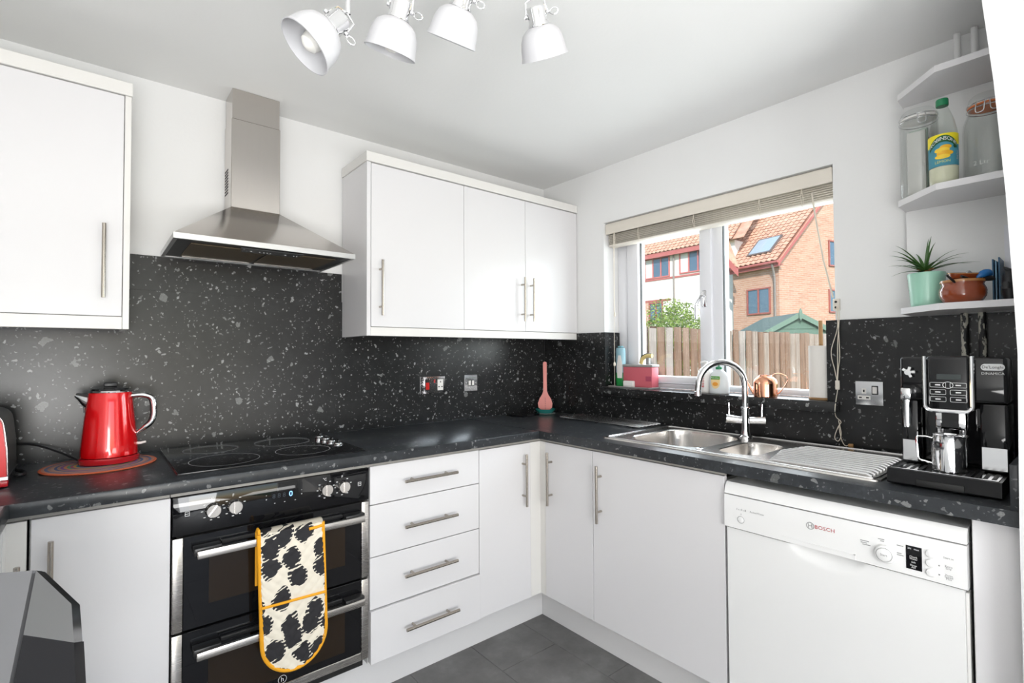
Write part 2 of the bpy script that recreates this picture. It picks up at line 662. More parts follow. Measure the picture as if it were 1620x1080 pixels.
# ------------------------------------------------------------------ bar handles
def bar_handle(parent, p0, p1, out, inset=0.045, r=0.006, mat_=None):
    """p0,p1 ends of the bar; out = unit vector away from the door; bar stands .03 proud"""
    p0, p1, out = Vector(p0), Vector(p1), Vector(out)
    d = (p1 - p0).normalized()
    bm = B()
    cyl(bm, p0, p1, r, seg=14)
    bevel_all(bm, .001, 1, 60)
    for q in (p0 + d * inset, p1 - d * inset):
        cyl(bm, q - out * 0.0302, q, 0.0048, 0.0042, seg=10, caps=False)
    return obj('handle', bm, mat_ or M['nickel'], parent)


FD = -0.578           # door plane
DT = 0.018


def front(parent, name, axis, a0, a1, z0, z1, proud=0.0, back=DT):
    """door/drawer front; axis 'A' -> along x on the hob wall, 'B' -> along y on the sink wall"""
    bm = B()
    if axis == 'A':
        box(bm, a0, a1, FD - proud, FD + back, z0, z1, .0012, 1)
    else:
        box(bm, FD - proud, FD + back, a0, a1, z0, z1, .0012, 1)
    return obj(name, bm, M['white'], parent)


def carcass(parent, axis, a0, a1, z0=.152, z1=.868):
    bm = B()
    if axis == 'A':
        box(bm, a0, a1, FD + DT + .0012, -.012, z0, z1)
    else:
        box(bm, FD + DT + .0012, -.012, a0, a1, z0, z1)
    return obj('body', bm, M['carcass'], parent)


def toprail(parent, axis, a0, a1):
    bm = B()
    if axis == 'A':
        box(bm, a0, a1, -.570, -.5615, .8605, WT - TH - .0003)
    else:
        box(bm, -.570, -.5615, a0, a1, .8605, WT - TH - .0003)
    return obj('top_rail', bm, M['rail'], parent)


ZT, ZB = .859, .158
# cabinet left of the oven
t = thing('base_cabinet', 'white base cabinet with one bar handle between oven and left corner', 'cabinet', (-2.16, -.3, .15))
carcass(t, 'A', -2.305, -2.013); toprail(t, 'A', -2.36, -2.014)
d = front(t, 'door', 'A', -2.3015, -2.0125, ZB, ZT)
bar_handle(d, (-2.263, FD - .031, .806), (-2.263, FD - .031, .571), (0, -1, 0))
# left return cabinet
t = thing('base_cabinet', 'white corner cabinet on the left return, behind the glossy bin', 'cabinet', (-2.62, -1.0, .15))
bm = B(); box(bm, LX + .002, -2.3635, -1.04, -.012, .152, .868); obj('body', bm, M['carcass'], t)
bm = B(); box(bm, -2.362, -2.309, -.580, -.562, ZB, ZT); obj('corner_post', bm, M['cream'], t)
bm = B(); box(bm, -2.362, -2.345, -1.035, -.645, ZB, ZT, .0012, 1); d = obj('door', bm, M['white'], t)
bm = B(); box(bm, -2.362, -2.345, -.642, -.5805, ZB, ZT); obj('corner_post', bm, M['cream'], t)
bar_handle(d, (-2.3145, -.715, .790), (-2.3145, -.715, .555), (1, 0, 0))
# drawers
t = thing('drawer_unit', 'white base unit with four drawers to the right of the oven', 'drawers', (-1.17, -.3, .15))
carcass(t, 'A', -1.414, -.930); toprail(t, 'A', -1.414, -.931)
zs = [.861, .7215, .5335, .3465, .158]
hz = [.793, .624, .4425, .2515]
for i in range(4):
    pr = 0.0 if i < 3 else 0.010
    d = front(t, 'drawer', 'A', -1.4135, -.9305, zs[i + 1] + .0016, zs[i] - (0 if i == 0 else .0016), pr)
    bar_handle(d, (-1.288, FD - pr - .031, hz[i]), (-1.056, FD - pr - .031, hz[i]), (0, -1, 0), .04)
# 300 door on hob side
t = thing('base_cabinet', 'narrow white base cabinet beside the four drawers, next to the inner corner', 'cabinet', (-.78, -.3, .15))
carcass(t, 'A', -.9285, -.637); toprail(t, 'A', -.9305, -.562)
d = front(t, 'door', 'A', -.9275, -.6385, ZB, ZT)
bar_handle(d, (-.688, FD - .031, .815), (-.688, FD - .031, .583), (0, -1, 0))
# corner + 300 door on sink side
t = thing('base_cabinet', 'narrow white base cabinet on the sink side of the inner corner', 'cabinet', (-.3, -.75, .15))
carcass(t, 'B', -.8985, -.600); toprail(t, 'B', -.8985, -.571)
bm = B(); box(bm, -.6365, -.5602, FD + .003, FD + .018, ZB, ZT); obj('corner_post', bm, M['cream'], t)
bm = B(); box(bm, FD + .003, FD + .018, -.6095, FD + .002, ZB, ZT); obj('corner_post', bm, M['cream'], t)
d = front(t, 'door', 'B', -.8965, -.6115, ZB, ZT)
bar_handle(d, (FD - .031, -.656, .820), (FD - .031, -.656, .582), (-1, 0, 0))
# sink cabinet
t = thing('sink_cabinet', 'wide white cabinet door under the sink, beside the dishwasher', 'cabinet', (-.3, -1.18, .15))
bm = B()
box(bm, FD + DT + .0012, -.012, -1.470, -1.454, .152, .845)
box(bm, FD + DT + .0012, -.012, -.916, -.900, .152, .868)
box(bm, FD + DT + .0012, -.012, -1.454, -.916, .152, .168)
box(bm, -.024, -.012, -1.454, -.916, .168, .70)
obj('body', bm, M['carcass'], t); toprail(t, 'B', -1.4705, -.8995)
d = front(t, 'door', 'B', -1.4705, -.8995, ZB, ZT)
bar_handle(d, (FD - .031, -.945, .808), (FD - .031, -.945, .576), (-1, 0, 0))
# end panel by the pier
bm = B(); box(bm, FD + .004, FD + .022, pier_y(.5) + .001, -2.081, 0.001, WT - TH - .0005, .0015, 1)
obj('end_panel', bm, M['white'], label='white filler panel between the dishwasher and the plastered pier', cat='panel')
# plinths
bm = B(); box(bm, -2.36, -.4905, -.492, -.476, .0005, .1505)
obj('baseboard_back', bm, M['plinth'], kind='structure')
bm = B(); box(bm, -.490, -.474, -1.474, -.4925, .0005, .1505)
obj('baseboard_right', bm, M['plinth'], kind='structure')

# ------------------------------------------------------------------ wall cabinets
def wall_cab_front(parent, x0, x1, z0, z1, y=-.284):
    bm = B(); box(bm, x0, x1, y, y + .017, z0, z1, .0012, 1)
    return obj('door', bm, M['white'], parent)


t = thing('wall_cabinet', 'white three-door wall cabinet between the cooker hood and the window wall', 'cabinet', (-.65, -.14, 1.346))
bm = B(); box(bm, -1.281, -.002, -.264, -.0105, 1.385, 2.090); obj('body', bm, M['carcass'], t)
bm = B(); box(bm, -1.2995, -1.2815, -.2845, -.0105, 1.3465, 2.0915, .001, 1); obj('side_panel', bm, M['white'], t)
bm = B(); box(bm, -1.3035, -.0015, -.290, -.0105, 2.0925, 2.135, .0015, 1); obj('cornice', bm, M['cream'], t)
bm = B(); box(bm, -1.2812, -.0015, -.284, -.266, 1.3465, 1.3838, .001, 1); obj('pelmet', bm, M['cream'], t)
xs = [-1.2803, -.8025, -.4045, -.0035]
for i in range(3):
    d = wall_cab_front(t, xs[i] + .001, xs[i + 1] - .001, 1.3862, 2.0885)
    hx = (-1.2405, -.434, -.371)[i]
    bar_handle(d, (hx, -.315, 1.433 if i == 0 else 1.4375), (hx, -.315, 1.671), (0, -1, 0), .038, .0055)
t = thing('wall_cabinet', 'large white wall cabinet with one long handle, left of the cooker hood', 'cabinet', (-2.52, -.14, 1.351))
bm = B(); box(bm, LX + .002, -2.118, -.264, -.0105, 1.385, 2.105); obj('body', bm, M['carcass'], t)
bm = B(); box(bm, -2.1175, -2.1005, -.2845, -.0105, 1.3515, 2.1055, .001, 1); obj('side_panel', bm, M['cream'], t)
bm = B(); box(bm, LX + .002, -2.098, -.290, -.0105, 2.1062, 2.149, .0015, 1); obj('cornice', bm, M['cream'], t)
bm = B(); box(bm, LX + .002, -2.1182, -.284, -.266, 1.3515, 1.3905, .001, 1); obj('pelmet', bm, M['cream'], t)
d = wall_cab_front(t, -2.722, -2.1192, 1.3925, 2.1035)
bar_handle(d, (-2.166, -.315, 1.447), (-2.166, -.315, 1.678), (0, -1, 0), .038, .0055)
d = wall_cab_front(t, LX + .003, -2.7245, 1.3925, 2.1035)

# ------------------------------------------------------------------ cooker hood
HX0, HX1, HY, HZ0, HZ1, HZ2 = -1.996, -1.400, -.407, 1.641, 1.659, 1.838
CX0, CX1, CY = -1.786, -1.609, -.142
t = thing('cooker_hood', 'stainless steel pyramid cooker hood with square chimney above the hob', 'cooker hood', (-1.698, -.2, HZ0))
bm = B()
lo = [(HX0, -.0105), (HX1, -.0105), (HX1, HY), (HX0, HY)]
hi = [(CX0, -.0105), (CX1, -.0105), (CX1, CY), (CX0, CY)]
a = [bm.verts.new((x, y, HZ1)) for x, y in lo]
b = [bm.verts.new((x, y, HZ2)) for x, y in hi]
bridge(bm, a, b); bm.faces.new(list(reversed(b)))
bevel_all(bm, .002, 2, 20)
obj('canopy', bm, M['hoodsteel'], t)
bm = B()
for x0, x1, y0, y1 in ((HX0, HX1, HY, HY + .014), (HX0, HX0 + .012, HY + .014, -.0105), (HX1 - .012, HX1, HY + .014, -.0105), (HX0 + .012, HX1 - .012, -.022, -.0105)):
    box(bm, x0, x1, y0, y1, HZ0, HZ1 + .0005)
obj('rim', bm, M['rimsteel'], t)
bm = B(); box(bm, HX0 + .0125, HX1 - .0125, HY + .0145, -.0225, HZ0 + .0015, HZ0 + .006)
ul = obj('underside_panel', bm, M['black_plastic'], t)
mfil = mat('grease_mesh', (0.17, 0.13, 0.085), 0.45, metal=0.6)
v = pos_coords(mfil)
ck = N(mfil, 'ShaderNodeTexChecker'); ck.inputs['Scale'].default_value = 320
mfil.node_tree.links.new(v, ck.inputs['Vector'])
mfil.node_tree.links.new(mixc(mfil, ck.outputs['Fac'], (0.05, 0.038, 0.022), (0.26, 0.20, 0.13)), nodes_of(mfil)[2].inputs['Base Color'])
for x0, x1 in ((HX0 + .055, -1.703), (-1.693, HX1 - .055)):
    bm = B(); box(bm, x0, x1, -.345, -.075, HZ0 - .0020, HZ0 + .0012, .001, 1)
    f_ = obj('grease_filter', bm, mfil, t)
    bm = B(); box(bm, x0 + .005, x1 - .005, -.078, -.070, HZ0 - .0045, HZ0 - .0022)
    obj('filter_edge', bm, M['chrome_soft'], f_)
bm = B()
poly = [(-1.80, HY + .016), (-1.59, HY + .016), (-1.605, HY + .085), (-1.785, HY + .085)]
prism(bm, poly, lambda u, v_, d_: Vector((u, v_, d_)), HZ0 - .0060, HZ0 - .0024)
cp = obj('control_strip', bm, M['black_gloss'], t)
for x in (-1.79, -1.762, -1.748, -1.737, -1.726, -1.675, -1.645, -1.635):
    big = x in (-1.79, -1.675)
    bm = B(); cyl(bm, (x + .03, HY + .055, HZ0 - .0072), (x + .03, HY + .055, HZ0 - .0061), .0035 if big else .0018, seg=10)
    obj('button', bm, M['print'], cp)
bm = B(); box(bm, CX0, CX1, CY, -.0105, HZ2 + .0003, 2.185, .0015, 1); ch = obj('chimney', bm, M['hoodsteel'], t)
bm = B(); box(bm, CX0 + .0025, CX1 - .0025, CY + .0025, -.0105, 2.1852, H - .001, .0012, 1); obj('upper_chimney', bm, M['hoodsteel'], t)
for k in range(9):
    z = 1.905 + k * .0115
    bm = B(); box(bm, CX0 - .0006, CX0 + .001, -.083, -.023, z, z + .006)
    obj('vent_slot', bm, M['black_matt'], ch)

# ================================================================== APPLIANCES
def XZ(y):      # u -> x, v -> z on a plane facing -y
    return lambda u, v_: Vector((u, y, v_))


def YZ(x):      # letters read left to right for a viewer looking along +x: u -> -y
    return lambda u, v_: Vector((x, -u, v_))


def lettering(parent, body, size, cx, cz, plane, mat_, spacing=1.0, name='lettering'):
    """plane = ('A', y) or ('B', x); cx is the x or y of the middle"""
    k, c = plane
    if k == 'A':
        fn = lambda u, v_: Vector((cx + u, c, cz + v_))
    else:
        fn = lambda u, v_: Vector((c, cx - u, cz + v_))
    return obj(name, text_bm(body, size, fn, spacing=spacing), mat_, parent, smooth=0)


# ---- built-under double oven
OX0, OX1, OY = -2.008, -1.4185, -.5785
t = thing('double_oven', 'black and steel built-under double oven with two doors and four knobs', 'oven', (-1.713, -.3, .15))
bm = B(); box(bm, OX0 + .012, OX1 - .012, -.555, -.015, .153, .870); obj('body', bm, M['black_matt'], t)
bm = B(); box(bm, OX0 - .004, OX1 + .004, -.572, -.5555, .8605, WT - TH - .0003); obj('top_rail', bm, M['rail'], t)
bm = B(); box(bm, OX0, OX1, OY, -.5555, .7465, .8585, .002, 2); cp = obj('control_panel', bm, M['black_glass'], t)
KN = [(-1.907, .806), (-1.849, .806), (-1.572, .8085), (-1.512, .8085)]
for i, (kx, kz) in enumerate(KN):
    bm = B()
    lathe(bm, [(.0215, 0), (.0215, .004), (.0195, .016), (.0182, .018)], (kx, OY, kz), (0, -1, 0), 28)
    k_ = obj('knob', bm, M['steel_h'], cp)
    ang = math.radians(52 if i == 0 else 90)
    bm = B()
    dv = Vector((math.cos(ang), 0, math.sin(ang)))
    nv = Vector((-math.sin(ang), 0, math.cos(ang)))
    c0 = Vector((kx, OY - .0183, kz))
    pts = [c0 + dv * s * .0185 + nv * q * .0036 for s, q in ((-1, -1), (1, -1), (1, 1), (-1, 1))]
    prism(bm, pts, lambda a_, b_, d_: None, 0, 1) if False else None
    va = [bm.verts.new(p) for p in pts]; vb = [bm.verts.new(p + Vector((0, -.006, 0))) for p in pts]
    bridge(bm, va, vb); bm.faces.new(va); bm.faces.new(list(reversed(vb)))
    obj('grip', bm, M['steel_h'], k_)
    lettering(cp, ('°C', 'F', '°C', 'F')[i], .012, kx - .004, kz + .034, ('A', OY - .0006), M['print'])
    bm = B()
    for q in range(8):
        a_ = math.radians(20 + q * 40)
        if abs(math.degrees(a_) - 90) < 25: continue
        p = Vector((kx + math.cos(a_) * .0285, OY - .0005, kz + math.sin(a_) * .0285))
        box(bm, p.x - .0028, p.x + .0028, OY - .0007, OY, p.z - .0011, p.z + .0011)
    obj('dial_marks', bm, M['print'], cp, kind='stuff')
for sx in (-1.972, -1.4535):
    bm = B()
    for z0, z1 in ((.8005, .802), (.8065, .808), (.8125, .814)):
        box(bm, sx - .005, sx + .005, OY - .0006, OY, z0, z1)
    box(bm, sx - .0058, sx - .0048, OY - .0006, OY, .8005, .814); box(bm, sx + .0048, sx + .0058, OY - .0006, OY, .8005, .814)
    obj('oven_symbol', bm, M['print'], cp)
bm = B(); box(bm, -1.745, -1.662, OY - .0004, OY, .801, .828); ds = obj('display', bm, M['black_glass'], cp)
lettering(ds, '0', .024, -1.686, .8145, ('A', OY - .001), M['blueled'])
lettering(ds, '8 8 8', .020, -1.722, .8145, ('A', OY - .0009), mat('dim_segment', (.02, .03, .04), .4))
for x in (-1.760, -1.652):
    lettering(cp, '-', .012, x, .822, ('A', OY - .0006), M['print']); lettering(cp, '+', .010, x, .808, ('A', OY - .0006), M['print'])
for x in (-1.735, -1.705, -1.672):
    lettering(cp, '-', .016, x, .794, ('A', OY - .0006), M['print'])


def oven_door(z0, z1, bottom_strip, hz_):
    bm = B(); box(bm, OX0 + .027, OX1 - .027, OY + .001, -.5565, z0 + (.028 if bottom_strip else 0), z1, .0015, 1)
    d = obj('oven_door', bm, M['black_glass'], t)
    for x0, x1 in ((OX0, OX0 + .0265), (OX1 - .0265, OX1)):
        bm = B(); box(bm, x0, x1, OY - .001, -.5565, z0, z1, .002, 2); obj('steel_trim', bm, M['steel'], d)
    if bottom_strip:
        bm = B(); box(bm, OX0 + .0268, OX1 - .0268, OY - .001, -.5565, z0, z0 + .0275, .0015, 1); obj('steel_trim', bm, M['steel'], d)
    bm = B(); box(bm, -1.916, -1.505, OY - .0003, OY + .001, z0 + (.052 if bottom_strip else .062), z1 - .07)
    obj('oven_window', bm, M['brownglass'], d)
    # handle: flat steel bar on two black end brackets
    bm = B(); box(bm, -1.952, -1.452, OY - .050, OY - .038, hz_ - .0115, hz_ + .0115, .0025, 2)
    h = obj('handle', bm, M['steel'], d)
    for x0, x1 in ((-1.958, -1.888), (-1.516, -1.448)):
        bm = B(); box(bm, x0, x1, OY - .0375, OY + .0005, hz_ - .006, hz_ + .017, .003, 2); obj('bracket', bm, M['black_plastic'], h)
    bm = B(); box(bm, -1.887, -1.517, OY - .014, OY + .0005, hz_ + .006, hz_ + .020, .003, 1); obj('grip_rail', bm, M['black_plastic'], h)
    return d


oven_door(.4725, .7405, False, .696)
d = oven_door(.185, .466, True, .409)
bm = B()
c0 = Vector((-1.709, OY - .0016, .2285))
tube(bm, [c0 + Vector((math.cos(q * PI / 12) * .0125, 0, math.sin(q * PI / 12) * .0125)) for q in range(24)], .0007, 6, closed=True)
obj('badge', bm, M['print'], d)
lettering(d, 'h', .020, -1.709, .2285, ('A', OY - .0016), M['print'])

# ---- ceramic hob
bm = B(); box(bm, -1.991, -1.409, -.528, -.022, WT + .0004, WT + .0065, .0015, 2)
hob = thing('ceramic_hob', 'black ceramic hob with four ring zones and row of side knobs', 'hob', (-1.70, -.275, WT))
obj('glass', bm, M['black_glass'], hob)
bm = B(); box(bm, -1.9935, -1.4065, -.5305, -.0195, WT + .0002, WT + .0030, .0008, 1); obj('steel_edge', bm, M['black_plastic'], hob)
mring = mat('zone_print', (.36, .36, .36), .4)
for cx_, cy_, r_ in ((-1.845, -.140, .088), (-1.842, -.385, .103), (-1.595, -.145, .100), (-1.588, -.385, .092)):
    bm = B()
    lathe(bm, [(r_, .0066), (r_ + .0022, .0068), (r_ + .0022, .0066), (r_, .0066)], (cx_, cy_, WT), seg=72, cap0=False, cap1=False)
    obj('cooking_zone', bm, mring, hob)
for k in range(4):
    kx, ky = -1.449, -.150 - k * .070
    bm = B()
    lathe(bm, [(.0195, .0066), (.0195, .0095), (.016, .012), (.0155, .014)], (kx, ky, WT), seg=24)
    k_ = obj('knob', bm, M['chrome_soft'], hob)
    bm = B(); box(bm, kx - .0045, kx + .0045, ky - .015, ky + .015, WT + .0142, WT + .0275, .003, 2)
    obj('knob_grip', bm, M['black_plastic'], k_)

# ---- dishwasher (B wall).  front plane x = DX
DX = -.586
DY0, DY1 = -2.0735, -1.4775
t = thing('dishwasher', 'white freestanding dishwasher with control panel under the worktop', 'dishwasher', (-.3, -1.775, 0.001))
bm = B(); box(bm, -.545, -.02, DY0 + .004, DY1 - .004, .02, .838, .003, 1); obj('body', bm, M['appliance'], t)
bm = B(); box(bm, -.49, -.04, DY0 + .03, DY1 - .03, .0015, .0195); obj('base', bm, M['black_matt'], t)
bm = B()
prism(bm, [(DX - .004, .8095), (DX + .002, .832), (DX + .012, .8445), (-.546, .8465), (-.05, .8465), (-.05, .8385), (-.5445, .8385), (-.5445, .8095)], lambda u, v_, d_: Vector((u, d_, v_)), DY0, DY1)
bevel_all(bm, .002, 2, 25); obj('lid', bm, M['appliance'], t)
bm = B()
prism(bm, [(DX - .006, .8065), (DX - .006, .7035), (DX + .004, .7005), (-.546, .7005), (-.546, .8065)], lambda u, v_, d_: Vector((u, d_, v_)), DY0, DY1)
bevel_all(bm, .002, 2, 25); cp = obj('control_panel', bm, M['appliance'], t)
PX = DX - .0064
# door with scooped grip
bm = B()
ny, nz = 64, 40
zc = [.115 + (.6985 - .115) * (k / nz) ** 0.55 for k in range(nz + 1)]
grid = []
for j in range(ny + 1):
    y = DY0 + .007 + (DY1 - .004 - DY0 - .007) * j / ny
    row = []
    for z in zc:
        u_ = (y + 1.768) / .092
        depth = 0
        hgt = .040 * math.sqrt(max(0, 1 - u_ * u_))
        if hgt > 0 and z > .6985 - hgt:
            s = (z - (.6985 - hgt)) / max(hgt, 1e-4)
            depth = .020 * s * math.sqrt(max(0, 1 - u_ * u_))
        row.append(bm.verts.new((DX + .003 + depth, y, z)))
    grid.append(row)
for j in range(ny):
    for k in range(nz):
        bm.faces.new((grid[j][k], grid[j + 1][k], grid[j + 1][k + 1], grid[j][k + 1]))
edge = [grid[j][0] for j in range(ny + 1)] + [grid[ny][k] for k in range(1, nz + 1)] + [grid[j][nz] for j in range(ny - 1, -1, -1)] + [grid[0][k] for k in range(nz - 1, 0, -1)]
back = [bm.verts.new((-.5465, v_.co.y, v_.co.z)) for v_ in edge]
bridge(bm, edge, back)
bm.faces.new(back)
obj('door', bm, M['appliance'], t, smooth=50)
bm = B(); box(bm, -.5445, DX + .014, DY0 + .0005, DY0 + .0065, .14, .69); obj('side_seal', bm, M['carcass'], t)
# controls
bm = B(); lathe(bm, [(.0235, 0), (.0235, .003), (.021, .010), (.0195, .011)], (PX + .0006, -1.913, .7415), (-1, 0, 0), 36); k_ = obj('knob', bm, M['appliance'], cp)
bm = B(); lathe(bm, [(.0165, .0112), (.0160, .0135), (.0150, .0140)], (PX + .0006, -1.913, .7415), (-1, 0, 0), 32); obj('start_button', bm, M['appliance'], k_)
bm = B(); tube(bm, [Vector((PX - .0105, -1.913 + .0175 * math.cos(q * PI / 18), .7415 + .0175 * math.sin(q * PI / 18))) for q in range(36)], .0005, 5, closed=True); obj('knob_ring', bm, M['greyprint'], k_)
lettering(k_, 'Start', .008, -1.913, .7415, ('B', PX - .0138), M['greyprint'])
bm = B(); box(bm, PX - .0006, PX + .001, -1.989, -1.957, .7195, .7775); ds = obj('display', bm, M['black_glass'], cp)
for i, (tx, z) in enumerate((('2H   max', .771), ('Check', .751), ('Water', .746), ('Salt', .738), ('Rinse', .730), ('Aid', .725))):
    lettering(ds, tx, .0062, -1.972, z, ('B', PX - .001), M['print'])
for z in (.769, .7465, .7235):
    bm = B(); lathe(bm, [(.0098, 0), (.0098, .0025), (.0085, .0045), (.006, .0052)], (PX + .0004, -2.006, z), (-1, 0, 0), 24); obj('button', bm, M['appliance'], cp)
for tx, z in (('Start in', .768), ('Extra', .748), ('Dry', .743), ('Vario', .727), ('Speed', .7225), ('Plus', .718)):
    lettering(cp, tx, .0066, -2.040, z, ('B', PX - .0004), M['greyprint'])
for z in (.7455, .7235):
    bm = B(); cyl(bm, (PX + .0002, -2.022, z), (PX - .0006, -2.022, z), .0016, seg=10); obj('indicator', bm, M['greyprint'], cp)
bm = B(); lathe(bm, [(.0100, 0), (.0100, .0015), (.0088, .0022)], (PX + .0004, -1.532, .7345), (-1, 0, 0), 28); p_ = obj('power_button', bm, M['appliance'], cp)
bm = B(); tube(bm, [Vector((PX - .0003, -1.532 + .0108 * math.cos(q * PI / 14), .7345 + .0108 * math.sin(q * PI / 14))) for q in range(28)], .0006, 5, closed=True); obj('button_ring', bm, M['greyprint'], p_)
bm = B(); box(bm, PX - .0005, PX, -1.5335, -1.5325, .7495, .7545); obj('power_mark', bm, M['greyprint'], cp)
lettering(cp, 'ActiveWater', .0085, -1.583, .7665, ('B', PX - .0004), M['greyprint'])
for k in range(6):
    bm = B(); box(bm, PX - .0005, PX, -1.5195 - k * .0052 - (.0026 if k == 5 else .0010), -1.5195 - k * .0052, .7635, .7635 + (.006 if k in (0, 3, 5) else .0035)); obj('series_mark', bm, M['greyprint'], cp)
lettering(cp, 'BOSCH', .0150, -1.772, .7680, ('B', PX - .0005), M['redprint'], 1.08, 'brand_lettering')
bm = B(); tube(bm, [Vector((PX - .0003, -1.735 + .0095 * math.cos(q * PI / 14), .7680 + .0095 * math.sin(q * PI / 14))) for q in range(28)], .0009, 5, closed=True)
box(bm, PX - .0006, PX, -1.7398, -1.7384, .7620, .7740); box(bm, PX - .0006, PX, -1.7316, -1.7302, .7620, .7740); box(bm, PX - .0006, PX, -1.7398, -1.7302, .7673, .7687)
obj('emblem', bm, M['greyprint'], cp)
for y, z, w_ in ((-1.868, .7625, .020), (-1.866, .7575, .014), (-1.872, .7530, .018), (-1.905, .7770, .014), (-1.907, .7725, .008), (-1.945, .7715, .014), (-1.943, .7520, .010), (-1.945, .7475, .014)):
    bm = B(); box(bm, PX - .0005, PX, y - w_ / 2, y + w_ / 2, z - .0009, z + .0009); obj('programme_mark', bm, M['greyprint'], cp)
bm = B()
box(bm, PX - .0008, PX + .0005, -1.846, -1.842, .7035, .7185); box(bm, PX - .0008, PX + .0005, -1.846, -1.655, .7172, .7185)
obj('grip_outline', bm, M['appliance'], cp)

# ---- oven glove hung over the upper oven handle
mg = mat('glove_print', (.75, .70, .60), .85)
nd, lk, b_ = nodes_of(mg)
v = pos_coords(mg)
mp_ = N(mg, 'ShaderNodeMapping'); mp_.inputs['Scale'].default_value = (1.0, 0.02, 0.86); mp_.inputs['Rotation'].default_value = (0, .3, 0)
lk.new(v, mp_.inputs['Vector'])
nn = N(mg, 'ShaderNodeTexNoise'); nn.inputs['Scale'].default_value = 28; lk.new(mp_.outputs[0], nn.inputs['Vector'])
wv = N(mg, 'ShaderNodeVectorMath', operation='MULTIPLY_ADD'); lk.new(nn.outputs['Color'], wv.inputs[0]); wv.inputs[1].default_value = (.030, .0, .030); lk.new(mp_.outputs[0], wv.inputs[2])
sx2 = N(mg, 'ShaderNodeSeparateXYZ'); lk.new(wv.outputs[0], sx2.inputs[0])
cx2 = N(mg, 'ShaderNodeCombineXYZ'); lk.new(sx2.outputs[0], cx2.inputs[0]); lk.new(sx2.outputs[2], cx2.inputs[1])
vo = N(mg, 'ShaderNodeTexVoronoi', feature='F1', voronoi_dimensions='2D'); vo.inputs['Scale'].default_value = 15.0; vo.inputs['Randomness'].default_value = .75; lk.new(cx2.outputs[0], vo.inputs['Vector'])
st = noise(mg, mp_.outputs[0], 26, 2)
edge_ = math_(mg, 'MULTIPLY_ADD', st, .30, .29)
inside = math_(mg, 'LESS_THAN', vo.outputs['Distance'], edge_)
wvt = N(mg, 'ShaderNodeTexWave', wave_type='RINGS'); wvt.inputs['Scale'].default_value = 30; wvt.inputs['Distortion'].default_value = 5; wvt.inputs['Detail'].default_value = 2; lk.new(mp_.outputs[0], wvt.inputs['Vector'])
streak = math_(mg, 'MULTIPLY', math_(mg, 'GREATER_THAN', wvt.outputs['Fac'], .72), math_(mg, 'GREATER_THAN', vo.outputs['Distance'], .355))
keep = math_(mg, 'SUBTRACT', 1.0, streak)
ink = math_(mg, 'MULTIPLY', inside, keep)
lk.new(mixc(mg, ink, (.76, .70, .59), (.022, .021, .024)), b_.inputs['Base Color'])

GX0, GX1, GZ0, GZ1 = -1.795, -1.603, .283, .722
GY = OY - .0565


def glove_half(x):           # half width profile by z
    pass


def glove_outline(n=26, grow=0.0):
    r = (GX1 - GX0) / 2 + grow
    cx_ = (GX0 + GX1) / 2
    rz = .105
    pts = [(GX0 - grow, GZ1 + grow * .3)]
    for k in range(n + 1):
        a_ = PI + PI * k / n
        pts.append((cx_ + r * math.cos(a_), GZ0 + rz + (rz + grow) * math.sin(a_)))
    pts.append((GX1 + grow, GZ1 + grow * .3))
    return pts


def sway(x, z):
    return -.004 * math.sin((GZ1 - z) * 9) - (GZ1 - z) * .010


def slant(x, z):            # the glove hangs a little askew, its foot swung towards the drawers
    return Vector((x + (GZ1 - z) * .030, 0, z - (x - GX0) * .0))


t = thing('oven_glove', 'cream double oven glove with black brush print and yellow binding on handle', 'oven glove', (-1.70, GY, GZ0))
nx, nzz = 34, 74
bm = B()
fr, bk = [], []
for i in range(nx + 1):
    x = GX0 + (GX1 - GX0) * i / nx
    u_ = (x - (GX0 + GX1) / 2) / ((GX1 - GX0) / 2)
    zb = GZ0 + .105 - .105 * math.sqrt(max(0, 1 - u_ * u_))
    rf, rb = [], []
    for k in range(nzz + 1):
        z = zb + (GZ1 - zb) * k / nzz
        q1 = abs(math.sin((x + z) * PI / .036)); q2 = abs(math.sin((x - z) * PI / .036))
        puff = .0042 * min(1, (min(q1, q2) * 1.5)) * (1 if abs(u_) < .97 else .2)
        if abs(z - .503) < .006: puff *= .3
        p = slant(x, z)
        rf.append(bm.verts.new((p.x, GY - .004 - puff + sway(x, z), p.z)))
        rb.append(bm.verts.new((p.x, GY + .003 + sway(x, z) * .6, p.z)))
    fr.append(rf); bk.append(rb)
for i in range(nx):
    for k in range(nzz):
        bm.faces.new((fr[i][k], fr[i + 1][k], fr[i + 1][k + 1], fr[i][k + 1]))
        bm.faces.new((bk[i][k], bk[i][k + 1], bk[i + 1][k + 1], bk[i + 1][k]))
for i in range(nx):
    bm.faces.new((fr[i][0], bk[i][0], bk[i + 1][0], fr[i + 1][0])); bm.faces.new((fr[i][nzz], fr[i + 1][nzz], bk[i + 1][nzz], bk[i][nzz]))
for k in range(nzz):
    bm.faces.new((fr[0][k], fr[0][k + 1], bk[0][k + 1], bk[0][k])); bm.faces.new((fr[nx][k], bk[nx][k], bk[nx][k + 1], fr[nx][k + 1]))
obj('quilted_pad', bm, mg, t, smooth=80)
